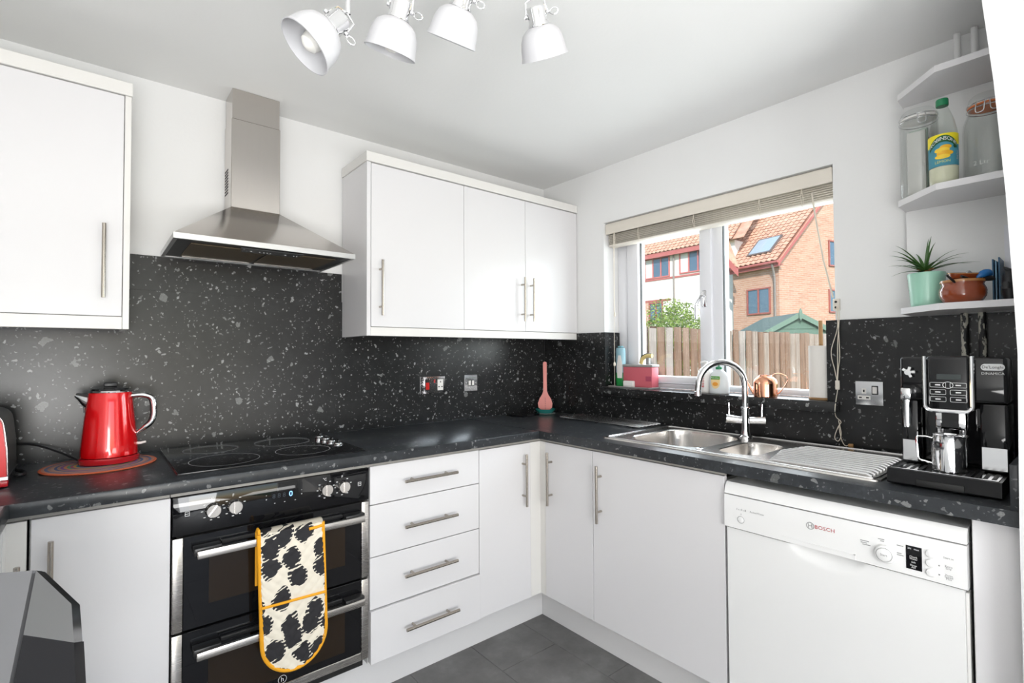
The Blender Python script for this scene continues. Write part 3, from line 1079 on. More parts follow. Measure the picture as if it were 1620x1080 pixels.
# fold over the bar and the back drop between bar and door
bm = B()
rows = []
HZc = .696
for i in range(13):
    x = GX0 + (GX1 - GX0) * i / 12
    row = []
    path = [(GY + .003, .722), (GY - .004, .722), (GY - .002, .7285), (GY + .006, .7325), (GY + .020, .7318), (GY + .0265, .7255), (GY + .0275, .70), (GY + .0278, .64), (GY + .0278, .56)]
    for y_, z_ in path[1:]:
        row.append(bm.verts.new((x, y_, z_ )))
    rows.append(row)
for i in range(12):
    for k in range(len(rows[0]) - 1):
        bm.faces.new((rows[i][k], rows[i + 1][k], rows[i + 1][k + 1], rows[i][k + 1]))
bmesh.ops.solidify(bm, geom=list(bm.faces), thickness=.0022)
obj('fold', bm, mg, t, smooth=60)
bm = B()
out = glove_outline()
pts = []
for x, z in out:
    zz = z
    p = slant(x, zz)
    pts.append((p.x, GY - .003 + sway(x, zz), zz))
dense = []
for a_, b2 in zip(pts, pts[1:]):
    for k in range(4):
        dense.append(Vector(a_).lerp(Vector(b2), k / 4))
dense.append(Vector(pts[-1]))
tube(bm, dense, .0062, 8)
obj('binding', bm, M['yellow'], t)
bm = B()
tube(bm, [slant(x, .503 - (x - GX0) * .03) + Vector((0, GY - .0075 + sway(x, .503), 0)) for x in [GX0 + (GX1 - GX0) * k / 14 for k in range(15)]], .0042, 8)
obj('pocket_seam', bm, M['yellow'], t)
bm = B()
tube(bm, [(GX1 - .045, GY - .008, .7085), (GX1 - .02, GY - .0085, .7095), (GX1 + .002, GY - .007, .7125)], .0048, 8)
obj('hanging_loop', bm, M['yellow'], t)
bm = B()
tube(bm, [(GX0 + .001, GY + .0268, z) for z in (.715, .66, .60, .56)], .0045, 8)
tube(bm, [(GX0 + .001, GY - .003, .722), (GX0 + .001, GY + .002, .7325), (GX0 + .001, GY + .016, .7345), (GX0 + .001, GY + .0268, .722), (GX0 + .001, GY + .0272, .715)], .0045, 8)
obj('back_binding', bm, M['yellow'], t)

# ================================================================== SINK RUN
t = thing('kitchen_sink', 'stainless steel one-and-a-half bowl sink with ribbed drainer', 'sink', (-.285, -1.40, WT))


def rrect(cx_, cy_, hx_, hy_, r_, n=6):
    pts = []
    for sx, sy, a0 in ((1, 1, 0), (-1, 1, 90), (-1, -1, 180), (1, -1, 270)):
        for k in range(n + 1):
            a_ = math.radians(a0 + 90 * k / n)
            pts.append((cx_ + sx * (hx_ - r_) + r_ * math.cos(a_), cy_ + sy * (hy_ - r_) + r_ * math.sin(a_)))
    return pts


# top sheet with two bowl holes and ribs: triangulated from outlines
sx0, sx1, sy0, sy1 = -.529, -.040, -1.886, -.910
ZS = WT + .0045
bowls = [(-.285, -1.150, .195, .172, .10), (-.318, -1.440, .142, .076, .06)]
bm = B()


def loop(pts, z):
    vs = [bm.verts.new((x, y, z)) for x, y in pts]
    return vs, [bm.edges.new((vs[i], vs[(i + 1) % len(vs)])) for i in range(len(vs))]


outer = rrect((sx0 + sx1) / 2, (sy0 + sy1) / 2, (sx1 - sx0) / 2, (sy1 - sy0) / 2, .02)
vo_, eo_ = loop(outer, ZS)
es = list(eo_)
bl = []
for cx_, cy_, hx_, hy_, r_ in bowls:
    vb_, eb_ = loop(rrect(cx_, cy_, hx_, hy_, r_, 8), ZS)
    bl.append(vb_); es += eb_
bmesh.ops.triangle_fill(bm, edges=es, use_beauty=True)
# rolled edge down to the worktop
low = [bm.verts.new((v_.co.x + (.002 if v_.co.x > -.28 else -.002), v_.co.y + (.002 if v_.co.y > -1.4 else -.002), WT + .0004)) for v_ in vo_]
bridge(bm, vo_, low)
# lip of each bowl drops a little so bowl part sits beneath
for vb_, (cx_, cy_, hx_, hy_, r_) in zip(bl, bowls):
    inner = [bm.verts.new((cx_ + (v_.co.x - cx_) * .975, cy_ + (v_.co.y - cy_) * .975, ZS - .004)) for v_ in vb_]
    bridge(bm, vb_, inner)
obj('sink_top', bm, M['sinksteel'], t, smooth=30)
for cx_, cy_, hx_, hy_, r_ in bowls:
    bm = B()
    dp = .150 if hx_ > .17 else .052
    rings_ = []
    for f_, dz in ((.975, .0), (.965, .02), (.93, dp * .8), (.90, dp * .93), (.80, dp), (.14, dp + .004)):
        pts = rrect(cx_, cy_, hx_ * f_, hy_ * f_, min(r_, hy_) * f_, 8)
        rings_.append([bm.verts.new((x, y, ZS - .004 - dz)) for x, y in pts])
    for a_, b2 in zip(rings_, rings_[1:]): bridge(bm, a_, b2)
    bm.faces.new(rings_[-1])
    bw = obj('bowl', bm, M['sinksteel'], t, smooth=60)
    bm = B(); lathe(bm, [(.030, 0), (.030, .002), (.022, .003), (.018, .001)], (cx_, cy_, ZS - .004 - dp - .003), seg=24); obj('drain', bm, M['chrome'], bw)
# raised border bead
bm = B()
tube(bm, [(x, y, ZS + .0012) for x, y in rrect((sx0 + sx1) / 2, (sy0 + sy1) / 2, (sx1 - sx0) / 2 - .012, (sy1 - sy0) / 2 - .012, .02)], .0022, 8, closed=True)
obj('border_bead', bm, M['chrome_soft'], t)
for k in range(11):
    x = -.165 - k * .0315
    y0 = -1.535 - .012 * abs(k - 4) * 0.6
    bm = B()
    tube(bm, [(x, y0, ZS - .001), (x, y0 - .012, ZS + .0040), (x, -1.845, ZS + .0040), (x, -1.858, ZS - .001)], .0058, 10)
    obj('drainer_rib', bm, M['chrome_soft'], t)
bm = B(); lathe(bm, [(.013, 0), (.013, .002), (.009, .004)], (-.470, -1.322, ZS + .0003), seg=20); obj('overflow_knob', bm, M['chrome'], t)

# ---- mixer tap
TX, TY = -.105, -1.318
t = thing('mixer_tap', 'chrome swan-neck mixer tap with two lever handles behind the sink', 'tap', (TX, TY, ZS))
bm = B(); lathe(bm, [(.027, .0003), (.027, .006), (.019, .012), (.0165, .03), (.0165, .118), (.0195, .120), (.0195, .126), (.0145, .129)], (TX, TY, ZS), seg=28); obj('body', bm, M['chrome'], t)
dirv = Vector((-.80, .60, 0)).normalized()
bm = B()
p0 = Vector((TX, TY, ZS))
pts = [p0 + Vector((0, 0, z)) for z in (.126, .16, .20)]
R_ = .098
for k in range(0, 17):
    a_ = PI * k / 16
    pts.append(p0 + dirv * (R_ - R_ * math.cos(a_)) + Vector((0, 0, .215 + R_ * math.sin(a_))))
pts.append(p0 + dirv * (2 * R_ + .003) + Vector((0, 0, .193)))
tube(bm, pts, .0125, 16)
sp_ = obj('spout', bm, M['chrome'], t)
bm = B(); e0 = p0 + dirv * (2 * R_ + .003); lathe(bm, [(.0138, .193), (.0138, .176), (.011, .1745)], e0, seg=20); obj('aerator', bm, M['chrome_soft'], sp_)
side = Vector((.55, -.83, 0)).normalized()
for s in (-1, 1):
    bm = B()
    a_ = p0 + Vector((0, 0, .072)) + side * (s * .015); b2 = p0 + Vector((0, 0, .078 if s < 0 else .074)) + side * (s * .074)
    cyl(bm, a_, b2, .0155, .0175, seg=24); bevel_all(bm, .002, 2, 60)
    v_ = obj('valve', bm, M['chrome_soft'], t)
    bm = B()
    c0 = b2 - side * (s * .012)
    tube(bm, [c0 + Vector((0, 0, .014)), c0 + Vector((0, 0, .04)), c0 + side * s * .002 + Vector((0, 0, .066))], [.0042, .0034, .0038], 10); obj('lever', bm, M['chrome'], v_)

# ---- roll-up drying rack
t = thing('drying_rack', 'slatted roll-up steel drying rack lying on worktop left of the sink', 'drying rack', (-.105, -.60, WT))
for k in range(14):
    x = -.205 + k * .0138
    sh = .012 if k % 2 else -.004
    bm = B(); cyl(bm, (x, -.865 + sh, WT + .0075), (x, -.338 + sh, WT + .0075), .0042, seg=8)
    obj('rod', bm, M['chrome_soft'], t)
for y in (-.82, -.60, -.385):
    bm = B(); box(bm, -.212, -.019, y - .006, y + .006, WT + .0005, WT + .0036, .001, 1); obj('strap', bm, M['black_plastic'], t)

# ---- coral slotted turner resting in a teal bowl
t = thing('spoon_rest', 'small teal glazed spoon rest in the worktop corner', 'spoon rest', (-.115, -.125, WT))
bm = B()
lathe(bm, [(.034, .0006), (.044, .004), (.058, .022), (.061, .030), (.057, .030), (.050, .018), (.036, .009), (.0, .008)], (-.115, -.125, WT), seg=36, cap1=False)
obj('dish', bm, M['teal'], t)
bm = B(); lathe(bm, [(.055, .0004), (.062, .003), (.056, .006)], (-.115, -.125, WT), seg=32); obj('saucer', bm, mat('grey_glaze', (.25, .27, .26), .3), t)
TP = Vector((-.115, -.125, WT + .016))
tu = CR.copy(); tu.z = 0; tu.normalize()
tn = Vector((-tu.y, tu.x, 0))
outl = [(.016, .0), (.040, .020), (.043, .045), (.034, .072), (.018, .098), (.0115, .118), (.0105, .18), (.0115, .27), (.0105, .288), (.0, .293)]
poly = outl + [(-x, z) for x, z in reversed(outl[:-1])]
bm = B()
prism(bm, poly, lambda u, v_, d_: TP + tu * u + Vector((0, 0, v_)) + tn * (d_ + v_ * .05), -.0045, .0045)
bevel_all(bm, .003, 2, 40)
t = thing('spatula', 'salmon pink spatula standing upright in the teal spoon rest', 'spatula', TP)
obj('blade_and_handle', bm, M['salmon'], t)
for k in range(7):
    z = .012 + k * .0105
    bm = B(); cyl(bm, TP + Vector((0, 0, z)) + tn * (-.0052 + z * .05), TP + Vector((0, 0, z)) + tn * (-.0040 + z * .05), .0021, seg=8); obj('hole', bm, M['black_matt'], t)

# ---- thin black tray in the corner
bm = B()
prism(bm, [(-.345, -.045), (-.175, -.035), (-.165, -.10), (-.20, -.165), (-.335, -.175), (-.36, -.12)], lambda u, v_, d_: Vector((u, v_, d_)), WT + .0004, WT + .011)
bevel_all(bm, .002, 2, 40)
bm2 = bm
t = thing('kitchen_scale', 'thin glossy black flat kitchen scale in the worktop corner', 'kitchen scale', (-.26, -.1, WT))
obj('platform', bm2, M['black_gloss'], t)
bm = B(); box(bm, -.30, -.25, -.1765, -.168, WT + .003, WT + .009); obj('front_strip', bm, M['black_plastic'], t)

# ---- sockets
def socket_plate(name, label, c, w_, h_, axis, chrome=True):
    t = thing(name, label, 'socket', c)
    bm = B()
    if axis == 'A': box(bm, c[0] - w_ / 2, c[0] + w_ / 2, -.0135, -.0101, c[2] - h_ / 2, c[2] + h_ / 2, .001, 1)
    else: box(bm, -.0135, -.0101, c[1] - w_ / 2, c[1] + w_ / 2, c[2] - h_ / 2, c[2] + h_ / 2, .001, 1)
    obj('plate', bm, M['chrome'], t)
    return t


def pbox(t, name, axis, c, du, dz, w_, h_, d0, d1, m_, bev=.0006):
    bm = B()
    if axis == 'A': box(bm, c[0] + du - w_ / 2, c[0] + du + w_ / 2, -d1, -d0, c[2] + dz - h_ / 2, c[2] + dz + h_ / 2, bev, 1)
    else: box(bm, -d1, -d0, c[1] - du - w_ / 2, c[1] - du + w_ / 2, c[2] + dz - h_ / 2, c[2] + dz + h_ / 2, bev, 1)
    return obj(name, bm, m_, t)


c = (-.8165, -.0101, 1.1045)
t = socket_plate('cooker_switch', 'chrome cooker switch plate with red rocker beside a socket outlet', c, .149, .089, 'A')
pbox(t, 'rocker_surround', 'A', c, -.034, 0, .026, .060, .0136, .0150, M['black_plastic'])
pbox(t, 'rocker', 'A', c, -.034, -.004, .020, .036, .0150, .0185, mat('red_rocker', (.55, .015, .01), .3))
pbox(t, 'indicator', 'A', c, .010, .020, .008, .018, .0136, .0150, mat('red_neon', (.45, .02, .02), .3))
for du, dz, w_, h_ in ((.045, .022, .006, .010), (.034, -.004, .010, .006), (.056, -.004, .010, .006)):
    pass
pbox(t, 'outlet', 'A', c, .045, .0, .034, .058, .0136, .0150, M['whiteplastic'])
for du, dz, w_, h_ in ((.045, .016, .005, .009), (.036, -.010, .009, .005), (.054, -.010, .009, .005)):
    pbox(t, 'pin_hole', 'A', c, du, dz, w_, h_, .0150, .0154, M['black_matt'], .0)
c = (-.5735, -.0101, 1.1065)
t = socket_plate('light_switch', 'small chrome double light switch plate on the black splashback', c, .085, .089, 'A')
for du in (-.011, .012):
    s_ = pbox(t, 'switch_surround', 'A', c, du, .0, .019, .034, .0136, .0145, M['black_plastic'])
    pbox(s_, 'rocker', 'A', c, du, .0, .013, .026, .0145, .0175, M['whiteplastic'])
for du in (-.031, .031):
    bm = B(); cyl(bm, (c[0] + du, -.0136, c[2]), (c[0] + du, -.0146, c[2]), .0032, seg=12); obj('screw', bm, M['chrome_soft'], t)
c = (-.0101, -1.729, 1.1165)
t = socket_plate('power_socket', 'chrome single power socket beside the coffee machine, under the window cord', c, .086, .086, 'B')
pbox(t, 'switch_surround', 'B', c, .018, .012, .020, .032, .0136, .0145, M['black_plastic'])
pbox(t, 'rocker', 'B', c, .018, .012, .014, .024, .0145, .0175, M['whiteplastic'])
pbox(t, 'earth_insert', 'B', c, -.016, .008, .014, .020, .0136, .0146, M['whiteplastic'], .001)
pbox(t, 'pin_hole', 'B', c, -.016, .008, .005, .009, .0146, .0150, M['black_matt'], 0)
pbox(t, 'live_insert', 'B', c, -.016, -.016, .040, .014, .0136, .0146, M['whiteplastic'], .001)
for du in (-.027, -.005): pbox(t, 'pin_hole', 'B', c, du, -.016, .009, .005, .0146, .0150, M['black_matt'], 0)
for du in (-.034, .034):
    bm = B(); cyl(bm, (-.0136, c[1] - du, c[2]), (-.0144, c[1] - du, c[2]), .003, seg=12); obj('screw', bm, M['chrome_soft'], t)

# ---- kettle on a striped mat
mm = mat('striped_mat', (.4, .2, .15), .85)
nd, lk, b_ = nodes_of(mm)
g = N(mm, 'ShaderNodeTexCoord')
sp_ = N(mm, 'ShaderNodeSeparateXYZ'); lk.new(g.outputs['Object'], sp_.inputs[0])
rr = math_(mm, 'SQRT', math_(mm, 'ADD', math_(mm, 'MULTIPLY', sp_.outputs[0], sp_.outputs[0]), math_(mm, 'MULTIPLY', sp_.outputs[1], sp_.outputs[1])))
rr = math_(mm, 'DIVIDE', rr, .15)
cols = [(.28, .05, .10), (.06, .20, .30), (.45, .30, .08), (.30, .08, .16), (.10, .28, .18), (.50, .22, .10), (.20, .10, .26), (.36, .22, .17), (.08, .11, .22), (.42, .26, .20), (.36, .20, .16), (.13, .15, .24), (.48, .23, .16), (.55, .12, .05)]
lk.new(ramp(mm, rr, [(0.30 + .70 * i / len(cols), c_) for i, c_ in enumerate(cols)], 'CONSTANT'), b_.inputs['Base Color'])
bm = B(); lathe(bm, [(.147, .0004), (.150, .003), (.147, .0055)], (-2.165, -.185, WT), seg=72)
obj('heat_mat', bm, mm, label='round mat with concentric coloured rings beneath the red kettle', cat='mat')
KX, KY, KZ = -2.142, -.165, WT + .006
t = thing('kettle', 'glossy red electric kettle with chrome handle and black lid', 'kettle', (KX, KY, KZ))
bm = B(); lathe(bm, [(.074, .0002), (.080, .003), (.081, .016), (.077, .021)], (KX, KY, KZ), seg=48); obj('base', bm, M['red2'], t)
bm = B(); lathe(bm, [(.072, .0215), (.0765, .024), (.0765, .034), (.075, .06), (.0685, .13), (.0615, .195), (.058, .226), (.0565, .230)], (KX, KY, KZ), seg=56); obj('body', bm, M['red'], t)
bm = B(); lathe(bm, [(.0582, .2302), (.0585, .233), (.0565, .2365), (.052, .238)], (KX, KY, KZ), seg=48); obj('rim', bm, M['chrome'], t)
bm = B(); lathe(bm, [(.0515, .2382), (.050, .2425), (.03, .246), (.012, .247)], (KX, KY, KZ), seg=40); ld = obj('lid', bm, M['black_gloss'], t)
bm = B(); box(bm, KX - .018, KX + .018, KY - .009, KY + .009, KZ + .247, KZ + .262, .004, 2); obj('lid_knob', bm, M['black_plastic'], ld)
hx = Vector((.97, -.22, 0)).normalized()
bm = B()
c0 = Vector((KX, KY, KZ))
pts = spline([c0 + hx * .0555 + Vector((0, 0, .216)), c0 + hx * .088 + Vector((0, 0, .217)), c0 + hx * .114 + Vector((0, 0, .205)), c0 + hx * .121 + Vector((0, 0, .165)), c0 + hx * .115 + Vector((0, 0, .128)), c0 + hx * .094 + Vector((0, 0, .106)), c0 + hx * .073 + Vector((0, 0, .090))], 6)
tube(bm, pts, [.0085] * (len(pts) - 8) + [.0085 - .0006 * k for k in range(8)], 12)
hd = obj('handle', bm, M['chrome'], t)
bm = B(); pts = [p + hx * -.0048 for p in pts[8:-8]]; tube(bm, pts, .0068, 10); obj('grip', bm, M['black_plastic'], hd)
sd = -hx
bm = B()
ring_pts = []
tube(bm, [c0 + sd * .045 + Vector((0, 0, .195)), c0 + sd * .062 + Vector((0, 0, .207)), c0 + sd * .078 + Vector((0, 0, .218)), c0 + sd * .090 + Vector((0, 0, .2235))], [.024, .021, .013, .007], 16)
obj('spout', bm, M['chrome_soft'], t)
bm = B(); tube(bm, [c0 + sd * .0665 + Vector((0, 0, y_)) for y_ in (.195, .18, .165)], .0035, 8); obj('gauge', bm, M['chrome'], t)
bm = B(); q = c0 + hx * .072 + Vector((0, 0, .055)); tube(bm, [q, q + hx * .012, q + hx * .027 + Vector((0, 0, .003))], [.0045, .0042, .0036], 10); obj('switch_lever', bm, M['whiteplastic'], t)
bm = B()
tube(bm, spline([(KX - .078, KY + .02, KZ + .010), (KX - .13, KY + .09, KZ + .035), (KX - .20, KY + .13, KZ + .062), (KX - .28, KY + .138, KZ + .062), (KX - .36, KY + .13, KZ + .04), (KX - .42, KY + .12, KZ + .0)], 6), .0032, 8)
obj('power_cord', bm, M['black_plastic'], t)

# ---- toaster, red end facing the room
t = thing('toaster', 'red toaster with dark sides partly cut off by the frame, beside the kettle', 'toaster', (-2.465, -.27, WT))
TX0, TX1, TY0, TY1 = -2.556, -2.362, -.385, -.105


def toast_prof(g_=0.0, z0=.012):
    pts = [(TX0 + .004 - g_, z0), (TX1 - .004 + g_, z0)]
    pts += [(TX1 - .006 + g_, .10), (TX1 - .011 + g_, .150)]
    for k in range(7):
        a_ = PI / 2 * k / 6
        pts.append((TX1 - .056 + (.043 + g_) * math.cos(a_), .165 + (.040 + g_) * math.sin(a_)))
    for k in range(7):
        a_ = PI / 2 + PI / 2 * k / 6
        pts.append((TX0 + .056 + (.043 + g_) * math.cos(a_), .165 + (.040 + g_) * math.sin(a_)))
    pts += [(TX0 + .011 - g_, .150), (TX0 + .006 - g_, .10)]
    return pts


bm = B(); prism(bm, toast_prof(-.002, .022), lambda u, v_, d_: Vector((u, d_, WT + v_)), TY0 + .022, TY1); obj('body', bm, mat('toaster_steel', (.16, .155, .15), .30, metal=.9), t)
bm = B(); prism(bm, toast_prof(.001, .032), lambda u, v_, d_: Vector((u, d_, WT + v_)), TY0, TY0 + .0215); bevel_all(bm, .003, 2, 60); obj('end_cover', bm, mat('toaster_red', (.62, .006, .010), .38), t)
bm = B(); prism(bm, toast_prof(.0025, .033), lambda u, v_, d_: Vector((u, d_, WT + v_)), TY0 + .0215, TY0 + .0250); obj('end_trim', bm, M['chrome_soft'], t)
bm = B(); box(bm, TX0 + .001, TX1 + .001, TY0 - .002, TY0 + .023, WT + .022, WT + .0315, .001, 1); obj('chrome_band', bm, M['chrome_soft'], t)
bm = B(); box(bm, TX0, TX1 + .001, TY0 - .001, TY0 + .024, WT + .004, WT + .0215, .003, 2); obj('foot', bm, M['red2'], t)
bm = B(); box(bm, TX0 + .008, TX1 - .004, TY0 + .0245, TY1 - .005, WT + .0005, WT + .0215, .002, 1); obj('base', bm, M['black_plastic'], t)
for x in (-2.50, -2.43):
    bm = B(); box(bm, x - .013, x + .013, TY0 + .045, TY1 - .03, WT + .2025, WT + .2045); obj('bread_slot', bm, M['black_matt'], t)
bm = B(); tube(bm, spline([(TX1 - .005, -.16, WT + .012), (TX1 + .02, -.19, WT + .006), (TX1 + .014, -.23, WT + .0055), (TX1 - .004, -.225, WT + .009)], 6), .0048, 8); obj('power_cord', bm, M['black_plastic'], t)

# ================================================================== WINDOW
FX0, FX1 = .120, .185
t = thing('window_1', None, None, (.15, -1.05, 1.08)); t['kind'] = 'structure'


def fbox(name, y0, y1, z0, z1, x0=FX0, x1=FX1, bev=.006, m_='upvc', parent=None):
    bm = B(); box(bm, x0, x1, y0, y1, z0, z1, bev, 2)
    return obj(name, bm, M[m_], parent or t)


fbox('window_frame', -.560, -.4875, 1.082, 1.992)              # left jamb
fbox('window_frame', -1.66 + .002, -1.588, 1.082, 1.992) if False else None
fbox('window_frame', -1.6205, -1.590, 1.082, 1.992)            # right jamb, mostly buried in plaster
fbox('window_frame', -1.590, -.560, 1.0815, 1.108)             # bottom
fbox('window_frame', -1.590, -.560, 1.935, 1.992)              # head
fbox('mullion', -1.112, -1.058, 1.108, 1.935)
# opening casement on the left
sash = fbox('casement', -.637, -.563, 1.112, 1.932, FX0 - .016, FX1 - .012)
fbox('casement_stile', -1.062, -1.000, 1.112, 1.932, FX0 - .016, FX1 - .012, parent=sash)
fbox('casement_rail', -1.000, -.637, 1.112, 1.146, FX0 - .016, FX1 - .012, parent=sash)
fbox('casement_rail', -1.000, -.637, 1.870, 1.932, FX0 - .016, FX1 - .012, parent=sash)
bm = B(); box(bm, .148, .152, -1.002, -.635, 1.144, 1.872); obj('pane', bm, M['glass'], sash)
bm = B(); box(bm, .150, .154, -1.592, -1.110, 1.106, 1.937); obj('pane', bm, M['glass'], t)
mgasket = M['black_matt']
for y0, y1 in ((-.6395, -.637), (-1.1145, -1.112)):
    bm = B(); box(bm, FX0 + .004, FX0 + .02, y0, y1, 1.146, 1.90); obj('gasket', bm, mgasket, t)
# handle
bm = B(); box(bm, FX0 - .022, FX0 - .0165, -1.038, -1.016, 1.490, 1.570, .004, 2); hd = obj('handle_plate', bm, M['chrome_soft'], sash)
bm = B()
q = Vector((FX0 - .022, -1.027, 1.545))
cyl(bm, q, q + Vector((-.022, 0, 0)), .009, seg=16)
tube(bm, spline([q + Vector((-.022, 0, 0)), q + Vector((-.026, .010, -.018)), q + Vector((-.030, .024, -.045)), q + Vector((-.028, .027, -.09)), q + Vector((-.026, .026, -.115))], 5), [.010, .0095, .009, .0085, .008] + [.0075] * 16, 10)
obj('handle', bm, M['chrome'], hd)
# sill
bm = B(); box(bm, -.050, FX0 - .0005, -1.6195, -.4885, 1.0415, 1.080, 0)
box(bm, -.052, -.0105, -1.634, -.462, 1.0405, 1.0805)
bevel_all(bm, .003, 2)
obj('window_sill', bm, M['splash'], label='dark speckled laminate window sill holding the soap and copper pot', cat='window sill')

# ---- venetian blind, drawn up
t = thing('venetian_blind', 'cream venetian blind drawn up to the top of the window', 'blind', (.05, -1.05, 1.86))
bm = B(); box(bm, .010, .018, -1.617, -.491, 1.928, 1.9860, .002, 2); obj('valance', bm, M['slat'], t)
bm = B(); box(bm, .020, .072, -1.612, -.496, 1.952, 1.9915, .002, 1); obj('head_rail', bm, M['slat'], t)
sb_ = B()
n_ = 10
up, dn = [], []
for k in range(n_ + 1):
    u_ = -1 + 2 * k / n_
    x = u_ * .024; z = -.0045 * u_ * u_
    up.append((x, z)); dn.append((x, z - .0012))
for yy in (-.5575, .5575): pass
va = [sb_.verts.new((x, -.5575, z)) for x, z in up + list(reversed(dn))]
vb = [sb_.verts.new((x, .5575, z)) for x, z in up + list(reversed(dn))]
bridge(sb_, va, vb); sb_.faces.new(va); sb_.faces.new(list(reversed(vb)))
bmesh.ops.recalc_face_normals(sb_, faces=sb_.faces)
sme = bpy.data.meshes.new('slat'); sb_.to_mesh(sme); sb_.free(); sme.materials.append(M['slat']); sme.shade_smooth(); sme.set_sharp_from_angle(angle=.6)
for k in range(7):
    o = bpy.data.objects.new('slat', sme); COL.objects.link(o); o.parent = t
    z = 1.8835 + k * .0088
    o.location = Vector((.046 + .007 * math.exp(-k * .6), -1.054, z)) - OFF[t]
    o.rotation_euler = (0, -.42, 0)
bm = B(); prism(bm, [(.038, 1.862), (.078, 1.860), (.082, 1.866), (.078, 1.8745), (.034, 1.8745), (.030, 1.868)], lambda u, v_, d_: Vector((u, d_, v_)), -1.612, -.4965); bevel_all(bm, .002, 2, 20); obj('bottom_rail', bm, M['slat'], t)
for y in (-.545, -.70, -1.02, -1.33, -1.50):
    bm = B(); tube(bm, [(.0195, y, 1.945), (.0192, y - .002, 1.925), (.0200, y + .002, 1.90), (.026, y, 1.872), (.032, y, 1.8605)], .0011, 6)
    tube(bm, [(.0195, y - .006, 1.945), (.0190, y - .004, 1.92), (.0205, y - .008, 1.89), (.028, y - .006, 1.868)], .0009, 6)
    obj('ladder_cord', bm, M['cord'], t)
# left wand cords
for y, z1 in ((-.551, 1.090), (-.556, 1.47)):
    bm = B(); tube(bm, [(.006, y, 1.93), (.004, y, 1.6), (.004, y, z1)], .0012, 6)
    c_ = obj('lift_cord', bm, M['cord'], t)
    bm = B(); lathe(bm, [(.002, .02), (.006, .012), (.0068, .003), (.004, -.003)], (.004, y, z1 + .0 if z1 > 1.2 else 1.200), seg=14); obj('cord_tassel', bm, M['cord'], c_)
# right tilt wand slants to the cleat, then cords hang down to the drainer
bm = B(); tube(bm, [(.006, -1.545, 1.900), (-.004, -1.560, 1.80), (-.016, -1.590, 1.62), (-.022, -1.622, 1.475)], .0032, 8); obj('tilt_wand', bm, M['cord'], t)
bm = B(); box(bm, -.016, -.0003, -1.640, -1.618, 1.425, 1.470, .002, 1); cl_ = obj('cord_cleat', bm, M['slat'], t)
for z in (1.437, 1.458):
    bm = B(); cyl(bm, (-.0163, -1.629, z), (-.0175, -1.629, z), .0045, seg=12); obj('screw', bm, M['black_matt'], cl_)
for pts in ([(-.018, -1.632, 1.44), (-.020, -1.634, 1.36), (-.022, -1.612, 1.27), (-.020, -1.622, 1.20), (-.018, -1.628, 1.160)],
            [(-.018, -1.634, 1.44), (-.020, -1.638, 1.34), (-.022, -1.640, 1.25), (-.020, -1.634, 1.20), (-.018, -1.630, 1.160)],
            [(-.018, -1.637, 1.44), (-.020, -1.641, 1.40), (-.021, -1.634, 1.30), (-.020, -1.632, 1.22), (-.018, -1.629, 1.160)]):
    bm = B(); tube(bm, spline(pts, 6), .0014, 6); obj('lift_cord', bm, M['cord'], t)
bm = B(); box(bm, -.023, -.013, -1.637, -1.623, 1.125, 1.160, .002, 1); obj('cord_joiner', bm, M['slat'], t)
bm = B(); tube(bm, spline([(-.018, -1.630, 1.125), (-.056, -1.632, 1.06), (-.030, -1.626, 1.025), (-.022, -1.640, 1.005), (-.022, -1.630, .985), (-.022, -1.618, .945), (-.022, -1.630, .932), (-.022, -1.640, .960), (-.022, -1.632, 1.01)], 6), .0014, 6); obj('lift_cord', bm, M['cord'], t)
bm = B(); tube(bm, spline([(-.022, -1.632, .990), (-.024, -1.640, .945), (-.030, -1.652, .9215), (-.034, -1.664, .9205)], 5), .0013, 6); obj('lift_cord', bm, M['cord'], t)
bm = B(); lathe(bm, [(.003, 0), (.0065, .003), (.0075, .016), (.005, .018)], (-.034, -1.665, .9225), (0, -1, 0), 14); obj('cord_tassel', bm, M['wood'], t)

# ------------------------------------------------------------------ things on the sill
ZL = 1.0808
t = thing('drip_tray', 'thin grey plastic tray at the left end of the window sill', 'tray', (.06, -.63, ZL))
bm = B(); prism(bm, rrect(.052, -.640, .052, .137, .012), lambda u, v_, d_: Vector((u, v_, d_)), ZL + .0002, ZL + .0035); obj('base', bm, M['greytin'], t)
bm = B(); tube(bm, [(u, v_, ZL + .0055) for u, v_ in rrect(.052, -.640, .051, .136, .012)], .0028, 6, closed=True); obj('rim', bm, M['greytin'], t)
ZT2 = ZL + .0042
t = thing('sponge_caddy', 'dusky pink sink caddy with grey lid on the sill tray', 'caddy', (.065, -.675, ZT2))
bm = B(); box(bm, .035, .095, -.768, -.585, ZT2 + .0002, ZT2 + .108, .003, 2); bd = obj('body', bm, M['pinkbox'], t)
bm = B(); box(bm, .032, .098, -.772, -.582, ZT2 + .1083, ZT2 + .121, .003, 2); obj('lid', bm, M['greytin'], t)
bm = B(); box(bm, .0335, .0348, -.766, -.730, ZT2 + .034, ZT2 + .060, .0005, 1); obj('clip', bm, mat('dark_pink', (.40, .07, .12), .4), bd)
bm = B(); box(bm, .012, .032, -.665, -.600, ZT2 + .0002, ZT2 + .034, .004, 2)
obj('soap_bar', bm, M['whiteplastic'], label='small white block of soap in front of the pink caddy', cat='soap')
t = thing('dish_brush', 'curved yellow and black dish brush sticking out of the pink caddy', 'brush', (.065, -.70, ZT2 + .1215))
bm = B(); pts = [(.065, -.680 - .0, ZT2 + .125), (.064, -.688, ZT2 + .146), (.063, -.704, ZT2 + .160), (.062, -.730, ZT2 + .167), (.062, -.752, ZT2 + .167)]
pts = spline(pts, 5); tube(bm, pts, .011, 10); hd = obj('head', bm, mat('pale_yellow', (.66, .52, .22), .5), t)
